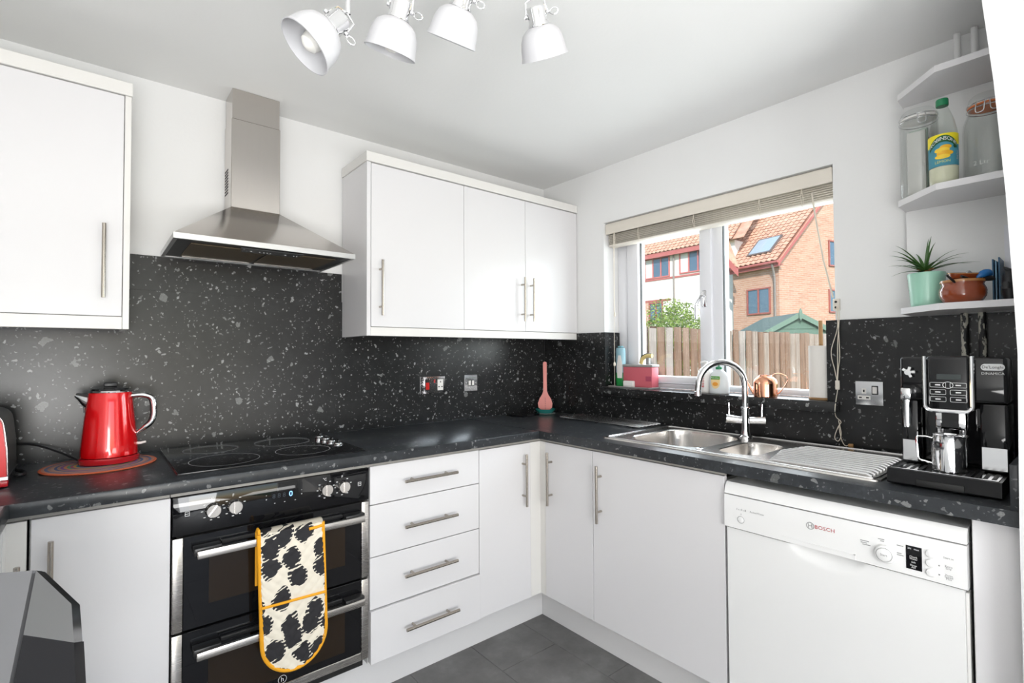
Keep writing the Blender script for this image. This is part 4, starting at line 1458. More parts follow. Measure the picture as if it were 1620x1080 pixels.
bm = B(); tube(bm, [Vector(p) + Vector((0, .006, .011)) for p in pts], .0035, 8); obj('edge', bm, M['black_plastic'], hd)
bm = B(); box(bm, .055, .075, -.735, -.715, ZT2 + .1215, ZT2 + .158, .003, 1); obj('stem', bm, M['greytin'], t)
# washing-up liquid
t = thing('washing_up_bottle', 'clear washing-up liquid bottle half full of green liquid', 'bottle', (.065, -.545, ZT2))
bm = B()


def oval(bm, prof_, c_, seg=24):
    rings_ = []
    for rx, ry, z in prof_:
        rings_.append([bm.verts.new((c_[0] + rx * math.cos(2 * PI * i / seg), c_[1] + ry * math.sin(2 * PI * i / seg), c_[2] + z)) for i in range(seg)])
    for a_, b2 in zip(rings_, rings_[1:]): bridge(bm, a_, b2)
    bm.faces.new(rings_[0]); bm.faces.new(list(reversed(rings_[-1])))
    return bm


oc = (.065, -.545, ZT2)
oval(bm, [(.020, .029, .0003), (.021, .031, .004), (.021, .032, .06), (.020, .030, .074)], oc); obj('liquid', bm, M['greenliquid'], t)
bm = B(); oval(bm, [(.020, .030, .0745), (.020, .0305, .10), (.019, .031, .16), (.018, .030, .200), (.016, .027, .212)], oc); obj('upper_body', bm, mat('pale_blue_plastic', (.30, .50, .58), .25), t)
bm = B(); oval(bm, [(.0012, .016, 0), (.0016, .020, .05), (.0016, .020, .07), (.0012, .009, .125)], (.0445, -.553, ZT2 + .045)); obj('label_sticker', bm, M['whiteplastic'], t)
bm = B(); box(bm, .055, .075, -.560, -.532, ZT2 + .2125, ZT2 + .222, .003, 1); obj('cap', bm, mat('aqua_cap', (.20, .42, .48), .3), t)
# hand soaps
t = thing('soap_dispenser', 'clear hand soap pump bottle with green pump and orange label', 'soap bottle', (.010, -1.145, ZL))
oc = (.010, -1.145, ZL)
bm = B(); oval(bm, [(.022, .043, .0003), (.024, .047, .005), (.024, .048, .05), (.0225, .044, .078), (.018, .034, .096), (.012, .018, .106), (.011, .013, .110)], oc, 32); obj('body', bm, M['soap'], t)
bm = B(); lathe(bm, [(.0145, .1102), (.0145, .120), (.010, .123), (.0042, .124), (.0042, .136)], oc, seg=20); obj('collar', bm, M['green'], t)
bm = B(); tube(bm, [(.012, -1.160, ZL + .139), (.010, -1.145, ZL + .1405), (.004, -1.128, ZL + .140), (.000, -1.112, ZL + .137)], [.0065, .0075, .005, .0035], 10); obj('pump_nozzle', bm, M['green'], t)
bm = B(); poly = [(-.021, .034), (.021, .034), (.021, .018)] + [(.021 * math.cos(a_), .010 + .030 * math.sin(a_) * -1) for a_ in [PI * k / 12 for k in range(1, 12)]] + [(-.021, .018)]
prism(bm, [(u, v_) for u, v_ in poly], lambda u, v_, d_: Vector((.010 - .0243 - d_ + .22 * u * u / .048, -1.140 - u, ZL + .043 + v_)), 0, .0014); lb = obj('label_sticker', bm, mat('orange_label', (.78, .58, .30), .5), t)
bm = B(); prism(bm, [(-.021, .022), (.021, .022), (.021, .036), (-.021, .036)], lambda u, v_, d_: Vector((.010 - .0258 - d_ + .22 * u * u / .048, -1.140 - u, ZL + .043 + v_)), 0, .0007); obj('label_band', bm, mat('lime_band', (.08, .30, .03), .5), lb)
obj('lettering', text_bm('Palmolive', .0095, lambda u, v_: Vector((.010 - .0270, -1.140 - u, ZL + .072 + v_))), M['print'], lb, smooth=0)
bm = B(); prism(bm, [(.013 * math.cos(k * PI / 8), .009 * math.sin(k * PI / 8)) for k in range(16)], lambda u, v_, d_: Vector((.010 - .0258 - d_ + .22 * u * u / .048, -1.140 - u, ZL + .044 + v_)), 0, .0007); obj('label_fruit', bm, mat('orange_fruit', (.72, .30, .04), .5), lb)
t = thing('lotion_dispenser', 'white pump bottle with red lettering behind the tap arch', 'soap bottle', (.030, -1.068, ZL))
oc = (.030, -1.068, ZL)
bm = B(); oval(bm, [(.022, .034, .0003), (.024, .037, .005), (.024, .038, .085), (.021, .033, .104), (.014, .018, .116), (.012, .014, .119)], oc, 28); obj('body', bm, M['whiteplastic'], t)
bm = B(); lathe(bm, [(.0125, .1192), (.0125, .130), (.0040, .132), (.0040, .138)], oc, seg=18); obj('collar', bm, M['whiteplastic'], t)
bm = B(); tube(bm, [(.030, -1.078, ZL + .141), (.030, -1.066, ZL + .142), (.027, -1.045, ZL + .139)], [.006, .007, .004], 10); obj('pump_nozzle', bm, M['whiteplastic'], t)
for k in range(7):
    bm = B(); box(bm, .0045, .0058, -1.0735, -1.0615, ZL + .026 + k * .0075, ZL + .0295 + k * .0075); obj('red_mark', bm, M['redprint'], t)
# copper watering pot
t = thing('watering_pot', 'small copper watering pot with loop handle on the window sill', 'watering can', (-.010, -1.360, ZL))
WC = Vector((-.010, -1.360, ZL))
bm = B(); lathe(bm, [(.044, .0003), (.046, .003), (.046, .052), (.0455, .060), (.040, .074), (.028, .084), (.024, .087), (.0235, .0905), (.022, .0905), (.0225, .085), (.010, .079)], WC, seg=48); obj('body', bm, M['copper'], t)
bm = B()
hd_ = Vector((.25, -.97, 0)).normalized()
tube(bm, spline([WC + hd_ * .024 + Vector((0, 0, .078)), WC + hd_ * .032 + Vector((0, 0, .094)), WC + hd_ * .055 + Vector((0, 0, .098)), WC + hd_ * .079 + Vector((0, 0, .086)), WC + hd_ * .082 + Vector((0, 0, .066)), WC + hd_ * .062 + Vector((0, 0, .032)), WC + hd_ * .0462 + Vector((0, 0, .012))], 6), .0020, 8); obj('handle', bm, M['copper'], t)
bm = B(); tube(bm, [WC - hd_ * .044 + Vector((0, 0, .010)), WC - hd_ * .058 + Vector((0, 0, .035)), WC - hd_ * .076 + Vector((0, 0, .068)), WC - hd_ * .088 + Vector((0, 0, .082))], [.006, .0045, .0035, .0032], 10); obj('spout', bm, M['copper'], t)
# kitchen roll on wooden holder
t = thing('kitchen_roll', 'white kitchen paper roll on a wooden pole holder', 'kitchen roll', (.028, -1.558, ZL))
PC = (.040, -1.5560, ZL)
bm = B(); lathe(bm, [(.0455, .0003), (.0455, .0065), (.043, .008)], PC, seg=40); obj('base', bm, M['wood'], t)
bm = B(); cyl(bm, Vector(PC) + Vector((0, 0, .008)), Vector(PC) + Vector((0, 0, .312)), .0075, seg=14); obj('pole', bm, M['wood'], t)
bm = B(); lathe(bm, [(.0195, .0085), (.0435, .0085), (.0435, .212), (.0195, .212)], PC, seg=44, cap0=False, cap1=False); bridge_ = None; obj('paper', bm, M['paper'], t)

# ================================================================== COFFEE MACHINE
t = thing('coffee_machine', 'glossy black bean-to-cup coffee machine with silver-framed control panel', 'coffee machine', (-.25, -2.02, WT))
CY0, CY1 = -2.133, -1.913          # right, left
CXF = -.415                        # front plane
Z0 = WT
bm = B(); box(bm, -.315, -.035, CY0 + .004, CY1 - .004, Z0 + .006, Z0 + .335, .008, 3); obj('body', bm, M['black_plastic'], t)
bm = B(); box(bm, -.37, -.06, CY0 + .02, CY1 - .02, Z0 + .0004, Z0 + .0055); obj('base', bm, M['black_matt'], t)
# upper front block
bm = B(); box(bm, CXF, -.3155, CY0, CY1, Z0 + .222, Z0 + .342, .008, 3); fb = obj('front_cover', bm, M['black_gloss'], t)
# columns either side of the cup bay
for y0, y1, n_ in ((CY0, -2.079, 'service_door'), (-1.951, CY1, 'side_cover')):
    bm = B(); box(bm, CXF + .003, -.3155, y0, y1, Z0 + .049, Z0 + .2212, .004, 2); obj(n_, bm, M['black_gloss'], t)
bm = B(); box(bm, -.345, -.3158, -2.0785, -1.9515, Z0 + .049, Z0 + .2212, .003, 1); obj('bay_back', bm, M['black_gloss'], t)
# polished plates at the foot of both columns
for y0, y1 in ((CY0 + .004, -2.081), (-1.949, CY1 - .003)):
    bm = B(); box(bm, CXF + .0012, CXF + .0026, y0, y1, Z0 + .053, Z0 + .110, .0004, 1); obj('polished_plate', bm, M['chrome_soft'], t)
# control panel with chrome U frame
bm = B(); box(bm, CXF - .022, CXF - .0003, -2.066, -1.975, Z0 + .196, Z0 + .346, .010, 3); cp = obj('control_panel', bm, M['black_gloss'], t)
bm = B()
yl, yr, zt, zb = -1.972, -2.069, Z0 + .345, Z0 + .199
path = [Vector((CXF - .022, yl, zt)), Vector((CXF - .022, yl, zb + .016))]
for k in range(1, 7):
    a_ = PI / 2 * k / 6
    path.append(Vector((CXF - .022, yl - .016 + .016 * math.cos(a_), zb + .016 - .016 * math.sin(a_))))
path.append(Vector((CXF - .022, yr + .016, zb)))
for k in range(1, 7):
    a_ = PI / 2 * k / 6
    path.append(Vector((CXF - .022, yr + .016 - .016 * math.sin(a_), zb + .016 - .016 * math.cos(a_))))
path.append(Vector((CXF - .022, yr, zt)))
tube(bm, path, .0052, 10)
obj('panel_frame', bm, M['chrome'], cp)
PXF = CXF - .0224
rows_ = [(-2.000, .268), (-2.042, .268), (-2.000, .249), (-2.042, .249), (-2.000, .230), (-2.042, .230)]
for y, z in rows_:
    bm = B(); tube(bm, [(PXF - .0002, y + u, Z0 + z + v_) for u, v_ in rrect(0, 0, .0165, .0062, .002, 2)], .00055, 5, closed=True)
    b_o = obj('touch_key', bm, M['print'], cp)
    bm = B(); box(bm, PXF - .0008, PXF - .0002, y - .0055, y + .0055, Z0 + z - .0016, Z0 + z + .0016); obj('key_symbol', bm, M['print'], b_o)
bm = B(); tube(bm, [(PXF - .0004, -2.021 + .0105 * math.cos(k * PI / 10), Z0 + .268 + .0085 * math.sin(k * PI / 10)) for k in range(20)], .0008, 5, closed=True); obj('touch_key', bm, M['print'], cp)
bm = B(); box(bm, PXF - .0004, PXF + .0008, -2.048, -1.998, Z0 + .283, Z0 + .297); obj('display', bm, mat('lcd_grey', (.04, .05, .05), .2), cp)
# spouts
bm = B(); box(bm, CXF - .018, CXF + .02, -2.055, -1.992, Z0 + .150, Z0 + .1955, .004, 2); sp_ = obj('spout_block', bm, M['chrome'], t)
bm = B(); box(bm, CXF - .020, CXF - .0182, -2.041, -2.006, Z0 + .156, Z0 + .1955); obj('spout_face', bm, M['black_gloss'], sp_)
for y in (-2.046, -2.001):
    bm = B(); lathe(bm, [(.009, 0), (.008, -.016), (.0055, -.017)], (CXF - .004, y, Z0 + .1498), seg=16); obj('nozzle', bm, M['chrome_soft'], sp_)
# steam knob and wand
bm = B(); lathe(bm, [(.009, 0), (.010, .008), (.008, .016)], (CXF - .0003, -1.934, Z0 + .300), (-1, 0, 0), 18); k_ = obj('steam_knob', bm, M['chrome_soft'], t)
bm = B()
for k in range(4):
    a_ = math.radians(35 + k * 70)
    tube(bm, [Vector((CXF - .010, -1.934, Z0 + .300)), Vector((CXF - .012, -1.934 + .015 * math.cos(a_), Z0 + .300 + .015 * math.sin(a_)))], .0035, 8)
obj('knob_spokes', bm, M['print'], k_)
bm = B(); box(bm, CXF - .024, CXF - .0003, -1.9415, -1.9175, Z0 + .224, Z0 + .256, .004, 2); wd = obj('wand_mount', bm, M['chrome'], t)
bm = B(); lathe(bm, [(.0105, 0), (.0095, -.03), (.0085, -.075), (.0065, -.077)], (CXF - .013, -1.930, Z0 + .2238), seg=18); obj('steam_wand', bm, M['chrome'], wd)
# drip tray with grille
bm = B()
prism(bm, [(-.520, .004), (-.523, .008), (-.518, .043), (-.345, .043), (-.345, .004)], lambda u, v_, d_: Vector((u, d_, Z0 + v_)), CY0 + .004, CY1 + .010); bevel_all(bm, .003, 2, 40)
dt = obj('drip_tray', bm, mat('tray_black', (.006, .006, .007), .3, spec=.25), t)
bm = B(); box(bm, -.5245, -.5195, -2.062, -1.965, Z0 + .006, Z0 + .024, .003, 2); obj('tray_grip', bm, M['black_matt'], dt)
bm = B(); box(bm, -.510, -.348, CY0 + .010, CY1 + .004, Z0 + .0433, Z0 + .0450, .0005, 1); gr = obj('grille', bm, M['chrome_soft'], dt)
for k in range(13):
    y = CY1 - .008 - k * .0160
    bm = B(); box(bm, -.500, -.420, y - .0042, y + .0042, Z0 + .0452, Z0 + .0457); obj('grille_slot', bm, M['black_matt'], gr)
# brand
bm = B()
prism(bm, rrect(-2.106, Z0 + .3165, .0225, .0085, .0082, 6), lambda u, v_, d_: Vector((d_, u, v_)), CXF - .0008, CXF)
em = obj('brand_badge', bm, M['print'], fb)
obj('brand_lettering', text_bm("De'Longhi", .0100, lambda u, v_: Vector((CXF - .0013, -2.106 - u, Z0 + .3165 + v_))), M['black_matt'], fb, smooth=0)
obj('model_lettering', text_bm('DINAMICA', .0090, lambda u, v_: Vector((CXF - .0008, -2.106 - u, Z0 + .3000 + v_))), M['print'], fb, smooth=0)
# milk jug
JC = Vector((-.462, -2.024, Z0 + .0459))
t = thing('milk_jug', 'polished steel milk jug standing on the coffee machine tray', 'jug', JC)
bm = B(); lathe(bm, [(.033, .0003), (.0355, .003), (.0360, .05), (.0345, .072), (.0335, .088), (.0345, .0935), (.0335, .0935), (.0325, .088), (.0335, .07), (.0345, .05), (.0340, .006), (.0, .005)], JC, seg=44, cap1=False)
for v_ in bm.verts:
    d_ = v_.co - JC
    if d_.z > .080 and d_.y < -.028: v_.co.y -= .006 * (d_.z - .08) / .0135
obj('body', bm, M['chrome'], t)
bm = B()
hj = Vector((-.15, .99, 0)).normalized()
tube(bm, [JC + hj * .0335 + Vector((0, 0, .082)), JC + hj * .046 + Vector((0, 0, .085)), JC + hj * .062 + Vector((0, 0, .084)), JC + hj * .066 + Vector((0, 0, .078)), JC + hj * .064 + Vector((0, 0, .03)), JC + hj * .060 + Vector((0, 0, .022)), JC + hj * .0352 + Vector((0, 0, .016))], .0030, 8)
obj('handle', bm, M['chrome'], t)

# ================================================================== PIPES AND SHELVES
mpipe = mat('peeling_paint', (.7, .68, .62), .5)
v = pos_coords(mpipe, (1, 1, .5))
f = ramp(mpipe, noise(mpipe, v, 40, 4, .6), [(.50, (.02, .02, .022)), (.54, (.62, .60, .52))])
mpipe.node_tree.links.new(f, nodes_of(mpipe)[2].inputs['Base Color'])
for i, y in enumerate((-1.997, -2.039)):
    t = thing('water_pipe', 'painted vertical pipe behind the shelves, ' + ('nearer the window' if i == 0 else 'nearer the pier'), 'pipe', (-.026, y, WT + .001))
    bm = B(); cyl(bm, (-.0265, y, 1.391), (-.0265, y, H - .001), .009, seg=16, caps=False); obj('upper_length', bm, M['wall'], t)
    bm = B(); cyl(bm, (-.0265, y, WT + .001), (-.0265, y, 1.391), .0095, seg=16, caps=False); obj('lower_length', bm, mpipe, t)
t = thing('corner_shelves', 'white corner shelving with three angled-front shelves beside the pier', 'shelf', (-.13, -2.0, 1.391))
SH = [(2.108, .246), (1.747, .265), (1.391, .262)]
for z, dep in SH:
    yr_ = pier_y(z) + .0012
    bm = B()
    prism(bm, [(-.0005, -1.852), (-.118 if z > 2 else -.136, -1.856), (-dep, -1.976), (-dep, yr_), (-.0375, yr_), (-.0375, -1.985), (-.0005, -1.985)], lambda u, v_, d_: Vector((u, v_, d_)), z, z + .0195)
    bevel_all(bm, .001, 1)
    obj('shelf', bm, M['white'], t)
for z0, z1 in ((1.767, 2.1078), (1.411, 1.7468)):
    bm = B(); box(bm, -.043, -.038, pier_y(z1) + .002, -1.856, z0, z1); obj('back_panel', bm, M['wall'], t)

S2, S3 = 1.7667, 1.4107


def clip_jar(name, label, c_, r_, h_, wide, gasket_m, emb=None):
    t = thing(name, label, 'jar', c_)
    c_ = Vector(c_)
    bm = B()
    if wide:
        pr_ = [(r_ * .90, .0005), (r_ * .98, .006), (r_, .02), (r_, h_ * .60), (r_ * .95, h_ * .70), (r_ * .80, h_ * .80), (r_ * .76, h_ * .83), (r_ * .78, h_ * .855)]
    else:
        pr_ = [(r_ * .94, .0005), (r_, .006), (r_, h_ * .80), (r_ * .97, h_ * .84), (r_ * .93, h_ * .86), (r_ * .95, h_ * .88)]
    inner = [(max(q - .003, .001), z) for q, z in reversed(pr_)]
    inner[-1] = (inner[-1][0], .004)
    lathe(bm, pr_ + inner, c_, seg=48, cap1=True, cap0=True)
    obj('glass_body', bm, M['jarglass'], t, smooth=50)
    rr_, zz = pr_[-1]
    bm = B(); lathe(bm, [(rr_ - .004, zz + .0004), (rr_ + .001, zz + .0008), (rr_ + .001, zz + .005), (rr_ - .004, zz + .0054)], c_, seg=44); obj('rubber_seal', bm, gasket_m, t)
    bm = B(); lathe(bm, [(rr_ + .001, zz + .0058), (rr_ + .0015, zz + .011), (rr_ * .93, h_ * .965), (rr_ * .80, h_ * .99), (rr_ * .4, h_)], c_, seg=44); obj('glass_lid', bm, M['jarglass'], t)
    for zq in (zz - .006, zz + .0085):
        bm = B(); tube(bm, [c_ + Vector(((rr_ + .0028) * math.cos(k * PI / 18), (rr_ + .0028) * math.sin(k * PI / 18), zq)) for k in range(36)], .0014, 6, closed=True); obj('wire_band', bm, M['chrome_soft'], t)
    # bail clip on the room side
    for ang in ((200,) if not wide else (168, 200)):
        a_ = math.radians(ang)
        n_ = Vector((math.cos(a_), math.sin(a_), 0)); s_ = Vector((-n_.y, n_.x, 0))
        b0 = c_ + n_ * (rr_ + .004)
        bm = B()
        tube(bm, spline([b0 + s_ * .010 + Vector((0, 0, zz + .010)), b0 + s_ * .010 + n_ * .006 + Vector((0, 0, zz - .006)), b0 + s_ * .008 + n_ * .010 + Vector((0, 0, zz - .026)), b0 - s_ * .008 + n_ * .010 + Vector((0, 0, zz - .026)), b0 - s_ * .010 + n_ * .006 + Vector((0, 0, zz - .006)), b0 - s_ * .010 + Vector((0, 0, zz + .010))], 4), .0014, 6)
        obj('bail_clip', bm, M['chrome_soft'], t)
    return t


t = clip_jar('clip_top_jar', 'tall straight clip-top glass jar with packets inside, on middle shelf', (-.130, -1.912, S2), .050, .285, False, M['whiteplastic'])
for i, (dx, dy, rz, hh, c_) in enumerate(((-.020, .002, .0, .205, (.55, .54, .52)), (-.003, .0, -.06, .215, (.42, .50, .44)), (.016, .0, .05, .19, (.40, .20, .12)))):
    bm = B(); box(bm, -.006, .006, -.024, .024, 0, hh, .001, 1)
    bmesh.ops.transform(bm, matrix=Matrix.Translation((-.130 + dx, -1.912 + dy, S2 + .0045)) @ Matrix.Rotation(rz, 4, 'Z'), verts=bm.verts)
    obj('seed_packet', bm, mat('packet_' + str(i), c_, .6), label=('white', 'pale green', 'brown')[i] + ' packet standing inside the tall clip-top jar', cat='packet')
t = clip_jar('kilner_jar', 'large round clip-top glass jar with orange seal, on middle shelf', (-.128, -2.079, S2), .0605, .272, True, M['orange_rubber'])
obj('embossed_lettering', text_bm('2 Ltr', .018, lambda u, v_: Vector((-.128 - .0612 + .5 * (u - .002) ** 2 / .06, -2.079 + .012 - u, S2 + .055 + v_))), mat('embossing', (.75, .77, .75), .3), t, smooth=0)
# squash bottle
t = thing('squash_bottle', 'clear lemon squash bottle with green cap and ROBINSONS label between jars', 'bottle', (-.205, -1.985, S2))
BC = Vector((-.205, -1.985, S2))
bm = B(); pb = [(.030, .0005), (.0335, .006), (.034, .02), (.0345, .055)]
lathe(bm, pb, BC, seg=40); obj('squash', bm, mat('lemon_squash', (.56, .57, .42), .2), t)
bm = B(); lathe(bm, [(.0346, .0553), (.0350, .06), (.0350, .150), (.0330, .168), (.0270, .200), (.0190, .226), (.0135, .240), (.0125, .246)], BC, seg=40, cap0=False); obj('clear_body', bm, M['clearplastic'], t)
bm = B(); lathe(bm, [(.0150, .2463), (.0155, .249), (.0155, .264), (.0145, .267)], BC, seg=28); obj('cap', bm, M['green'], t)
RL = .0354
th0 = math.atan2(CAM.y - BC.y, CAM.x - BC.x)      # label is turned to the room


def on_can(u, v_, k=0.0):
    a_ = th0 + u / RL
    return BC + Vector(((RL + k) * math.cos(a_), (RL + k) * math.sin(a_), v_))


bm = B()
ga = [[bm.verts.new(on_can(-.052 + .104 * i / 24, z_)) for z_ in (.056, .085, .115, .152)] for i in range(25)]
for i in range(24):
    for k in range(3): bm.faces.new((ga[i][k], ga[i + 1][k], ga[i + 1][k + 1], ga[i][k + 1]))
bmesh.ops.solidify(bm, geom=list(bm.faces), thickness=-.0004)
lb = obj('label_wrap', bm, mat('label_blue', (.14, .50, .64), .4), t, smooth=40)


def can_patch(name, poly, m_, k):
    bm = B()
    cu_ = sum(p[0] for p in poly) / len(poly); cv_ = sum(p[1] for p in poly) / len(poly)
    n_ = len(poly)
    prev = [bm.verts.new(on_can(cu_, cv_, k))]
    c_ = prev[0]
    r1 = [bm.verts.new(on_can(cu_ + (p[0] - cu_) * .5, cv_ + (p[1] - cv_) * .5, k)) for p in poly]
    r2 = [bm.verts.new(on_can(p[0], p[1], k)) for p in poly]
    for i in range(n_):
        bm.faces.new((c_, r1[i], r1[(i + 1) % n_])); bm.faces.new((r1[i], r2[i], r2[(i + 1) % n_], r1[(i + 1) % n_]))
    return obj(name, bm, m_, lb, smooth=60)


arc = lambda r_, u0, n=20: [(r_ * math.sin(-1.15 + 2.3 * i / n) + u0, r_ * math.cos(-1.15 + 2.3 * i / n)) for i in range(n + 1)]
up_ = [(-.052, .152), (.052, .152), (.052, .122)] + [(u, .098 + v_ * .95) for u, v_ in reversed(arc(.038, 0))] + [(-.052, .122)]
bm = B()
for i in range(24):
    u0, u1 = -.052 + .104 * i / 24, -.052 + .104 * (i + 1) / 24
    lowz = lambda u: .118 + max(0, .020 * (1 - (u / .036) ** 2)) if abs(u) < .036 else .118
    bm.faces.new([bm.verts.new(on_can(u0, lowz(u0), .0006)), bm.verts.new(on_can(u1, lowz(u1), .0006)), bm.verts.new(on_can(u1, .152, .0006)), bm.verts.new(on_can(u0, .152, .0006))])
obj('label_yellow', bm, mat('label_yellow', (.85, .72, .02), .4), lb, smooth=60)
bm = B()
for i in range(20):
    u0, u1 = -.036 + .072 * i / 20, -.036 + .072 * (i + 1) / 20
    f0 = lambda u: .104 + .023 * (1 - (u / .036) ** 2); f1 = lambda u: .122 + .025 * (1 - (u / .036) ** 2)
    bm.faces.new([bm.verts.new(on_can(u0, f0(u0), .0009)), bm.verts.new(on_can(u1, f0(u1), .0009)), bm.verts.new(on_can(u1, f1(u1), .0009)), bm.verts.new(on_can(u0, f1(u0), .0009))])
obj('label_band', bm, mat('label_green', (.01, .10, .03), .4), lb, smooth=60)
obj('lettering', text_bm('ROBINSONS', .0150, lambda u, v_: on_can(u * .88, .1130 + v_ + .024 * (1 - (u * .88 / .036) ** 2), .0012), spacing=.90), M['print'], lb, smooth=0)
for i, (u, z, ru, rv) in enumerate(((.006, .111, .014, .007), (-.003, .1025, .018, .008), (.004, .0925, .020, .008), (-.002, .083, .018, .007))):
    can_patch('lemon_slice', [(u + ru * math.cos(k * PI / 8), z + rv * math.sin(k * PI / 8)) for k in range(16)], mat('lemon_%d' % i, ((.80, .42, .02), (.85, .58, .04))[i % 2], .4), .0008 + .0002 * i)
obj('flavour_lettering', text_bm('LEMON', .011, lambda u, v_: on_can(u - .002, .068 + v_, .0010)), mat('lemon_text', (.70, .75, .25), .4), lb, smooth=0)
can_patch('label_badge', [(.029 + .005 * math.cos(k * PI / 5), .112 + .007 * math.sin(k * PI / 5)) for k in range(10)], mat('badge_green', (.01, .08, .03), .4), .0012)
obj('side_lettering', text_bm('Real Fruit', .0085, lambda u, v_: on_can(.037 - v_, .086 + u * .8, .0010)), M['print'], lb, smooth=0)

# ---- plant in mint pot
t = thing('potted_plant', 'spiky air plant in a ribbed mint green ceramic pot', 'plant', (-.125, -1.922, S3))
PCn = Vector((-.125, -1.922, S3))
bm = B()
pr_ = [(.038, .0004), (.041, .004)]
for k in range(18):
    z = .010 + k * .0053
    pr_.append((.0415 + .0070 * k / 17 + (.0006 if k % 2 else -.0003), z))
pr_ += [(.0490, .106), (.0480, .1085), (.0455, .108), (.0440, .100), (.043, .09)]
lathe(bm, pr_, PCn, seg=48); obj('pot', bm, M['mint'], t, smooth=60)
bm = B(); lathe(bm, [(.0425, .0905), (.030, .098), (.0, .100)], PCn, seg=24, cap1=False); obj('soil', bm, M['soil'], t)
rng = random.Random(5)
# leaves are set by bearing in the room frame: u to the viewer's right, w towards the viewer
uR = CR.copy(); uR.z = 0; uR.normalize()
uW = Vector((uR.y, -uR.x, 0))
LV = [(-.064, .062, .00), (-.090, .040, .03), (-.092, .028, .02), (-.100, .008, .05), (-.096, -.012, .05), (-.075, -.006, .06), (-.094, -.034, .03), (.030, .094, -.02), (.010, .082, .0), (.058, .046, .02), (.084, .036, .02), (.094, .006, .04), (.050, -.004, .07), (.036, -.006, .08), (-.03, .04, -.05), (.02, .05, -.06), (-.05, .01, -.05), (.05, .02, -.05), (-.07, -.018, .06), (.004, .064, .03), (-.02, .0, .085), (.025, .012, .08)]
base = PCn + Vector((0, 0, .112)) - uR * .004
for i, (du, dz, dw) in enumerate(LV):
    tip = base + uR * du * 1.45 + uW * dw * 1.2 + Vector((0, 0, dz * 1.1 + .018))
    tip.x = min(tip.x, -.052)
    mid = base.lerp(tip, .5) + Vector((0, 0, .020 + .010 * rng.random()))
    cv = []
    for k in range(9):
        s = k / 8
        cv.append(base * ((1 - s) ** 2) + mid * (2 * s * (1 - s)) + tip * (s * s))
    bm = B()
    rows = []
    for k, p in enumerate(cv):
        s = k / 8
        wd_ = (.0052 if s < .2 else .0052 * (1 - (s - .2) / .8)) + .0003
        tg = (cv[min(k + 1, 8)] - cv[max(k - 1, 0)]).normalized()
        sd = tg.cross(Vector((0, 0, 1)))
        if sd.length < .05: sd = uR.copy()
        sd.normalize(); nn_ = sd.cross(tg).normalized()
        rows.append([bm.verts.new(p - sd * wd_), bm.verts.new(p - nn_ * wd_ * .5), bm.verts.new(p + sd * wd_), bm.verts.new(p + nn_ * wd_ * .15 - nn_ * wd_ * .25)])
    for a_, b2 in zip(rows, rows[1:]):
        for q in range(4): bm.faces.new((a_[q], a_[(q + 1) % 4], b2[(q + 1) % 4], b2[q]))
    bm.faces.new(rows[0]); bm.faces.new(list(reversed(rows[-1])))
    obj('leaf', bm, M['leaf'], t, smooth=60)
for i in range(7):
    a_ = i * .9 + .3
    p1 = base + (uR * math.cos(a_) + uW * math.sin(a_)) * .026 + Vector((0, 0, -.006 + .014 * (i % 2)))
    bm = B(); tube(bm, [base - Vector((0, 0, .014)), base.lerp(p1, .6) + Vector((0, 0, .004)), p1], [.006, .005, .0015], 6); obj('dry_leaf', bm, M['leafdry'], t)

# ---- glazed bowls and odds and ends
t = thing('glazed_bowl', 'ribbed brown glazed bowl on the bottom shelf, filled with odds and ends', 'bowl', (-.203, -2.020, S3))
BW = Vector((-.203, -2.020, S3))
bm = B()
pr_ = [(.040, .0004), (.044, .003), (.053, .018), (.0535, .022), (.0545, .026), (.0540, .030), (.0550, .034), (.0540, .038), (.0530, .043), (.0500, .050), (.0485, .053), (.0505, .060), (.0510, .066)]
lathe(bm, pr_ + [(.0470, .066), (.0450, .055), (.048, .03), (.03, .006), (.0, .005)], BW, seg=52, cap1=False); bd = obj('body', bm, M['brownglaze'], t, smooth=50)
bm = B(); lathe(bm, [(.0513, .0598), (.0525, .063), (.0515, .0675), (.0465, .0675)], BW, seg=48, cap0=False, cap1=False); obj('rim', bm, M['tanglaze'], t)
t = thing('glazed_dish', 'small red-brown dish tilted up behind the glazed bowl', 'dish', BW + uR * .012 - uW * .012 + Vector((0, 0, .068)))
bm = B(); cD = BW + uR * .014 - uW * .006 + Vector((0, 0, .079))
lathe(bm, [(.028, -.010), (.038, -.004), (.042, .010), (.039, .010), (.034, .0), (.0, -.004)], cD, axis=(-.10, -.10, .85), seg=40, cap1=False); obj('body', bm, M['brownglaze'], t)
bm = B(); lathe(bm, [(.0425, .0095), (.0430, .012), (.0385, .012)], cD, axis=(-.10, -.10, .85), seg=40, cap0=False, cap1=False); obj('rim', bm, M['tanglaze'], t)


def stick(name, label, cat, p0, p1, r_, m_, flat=False):
    bm = B()
    tube(bm, [p0, p0.lerp(p1, .5), p1], [r_, r_, r_ * .8], 10)
    return obj(name, bm, m_, label=label, cat=cat)


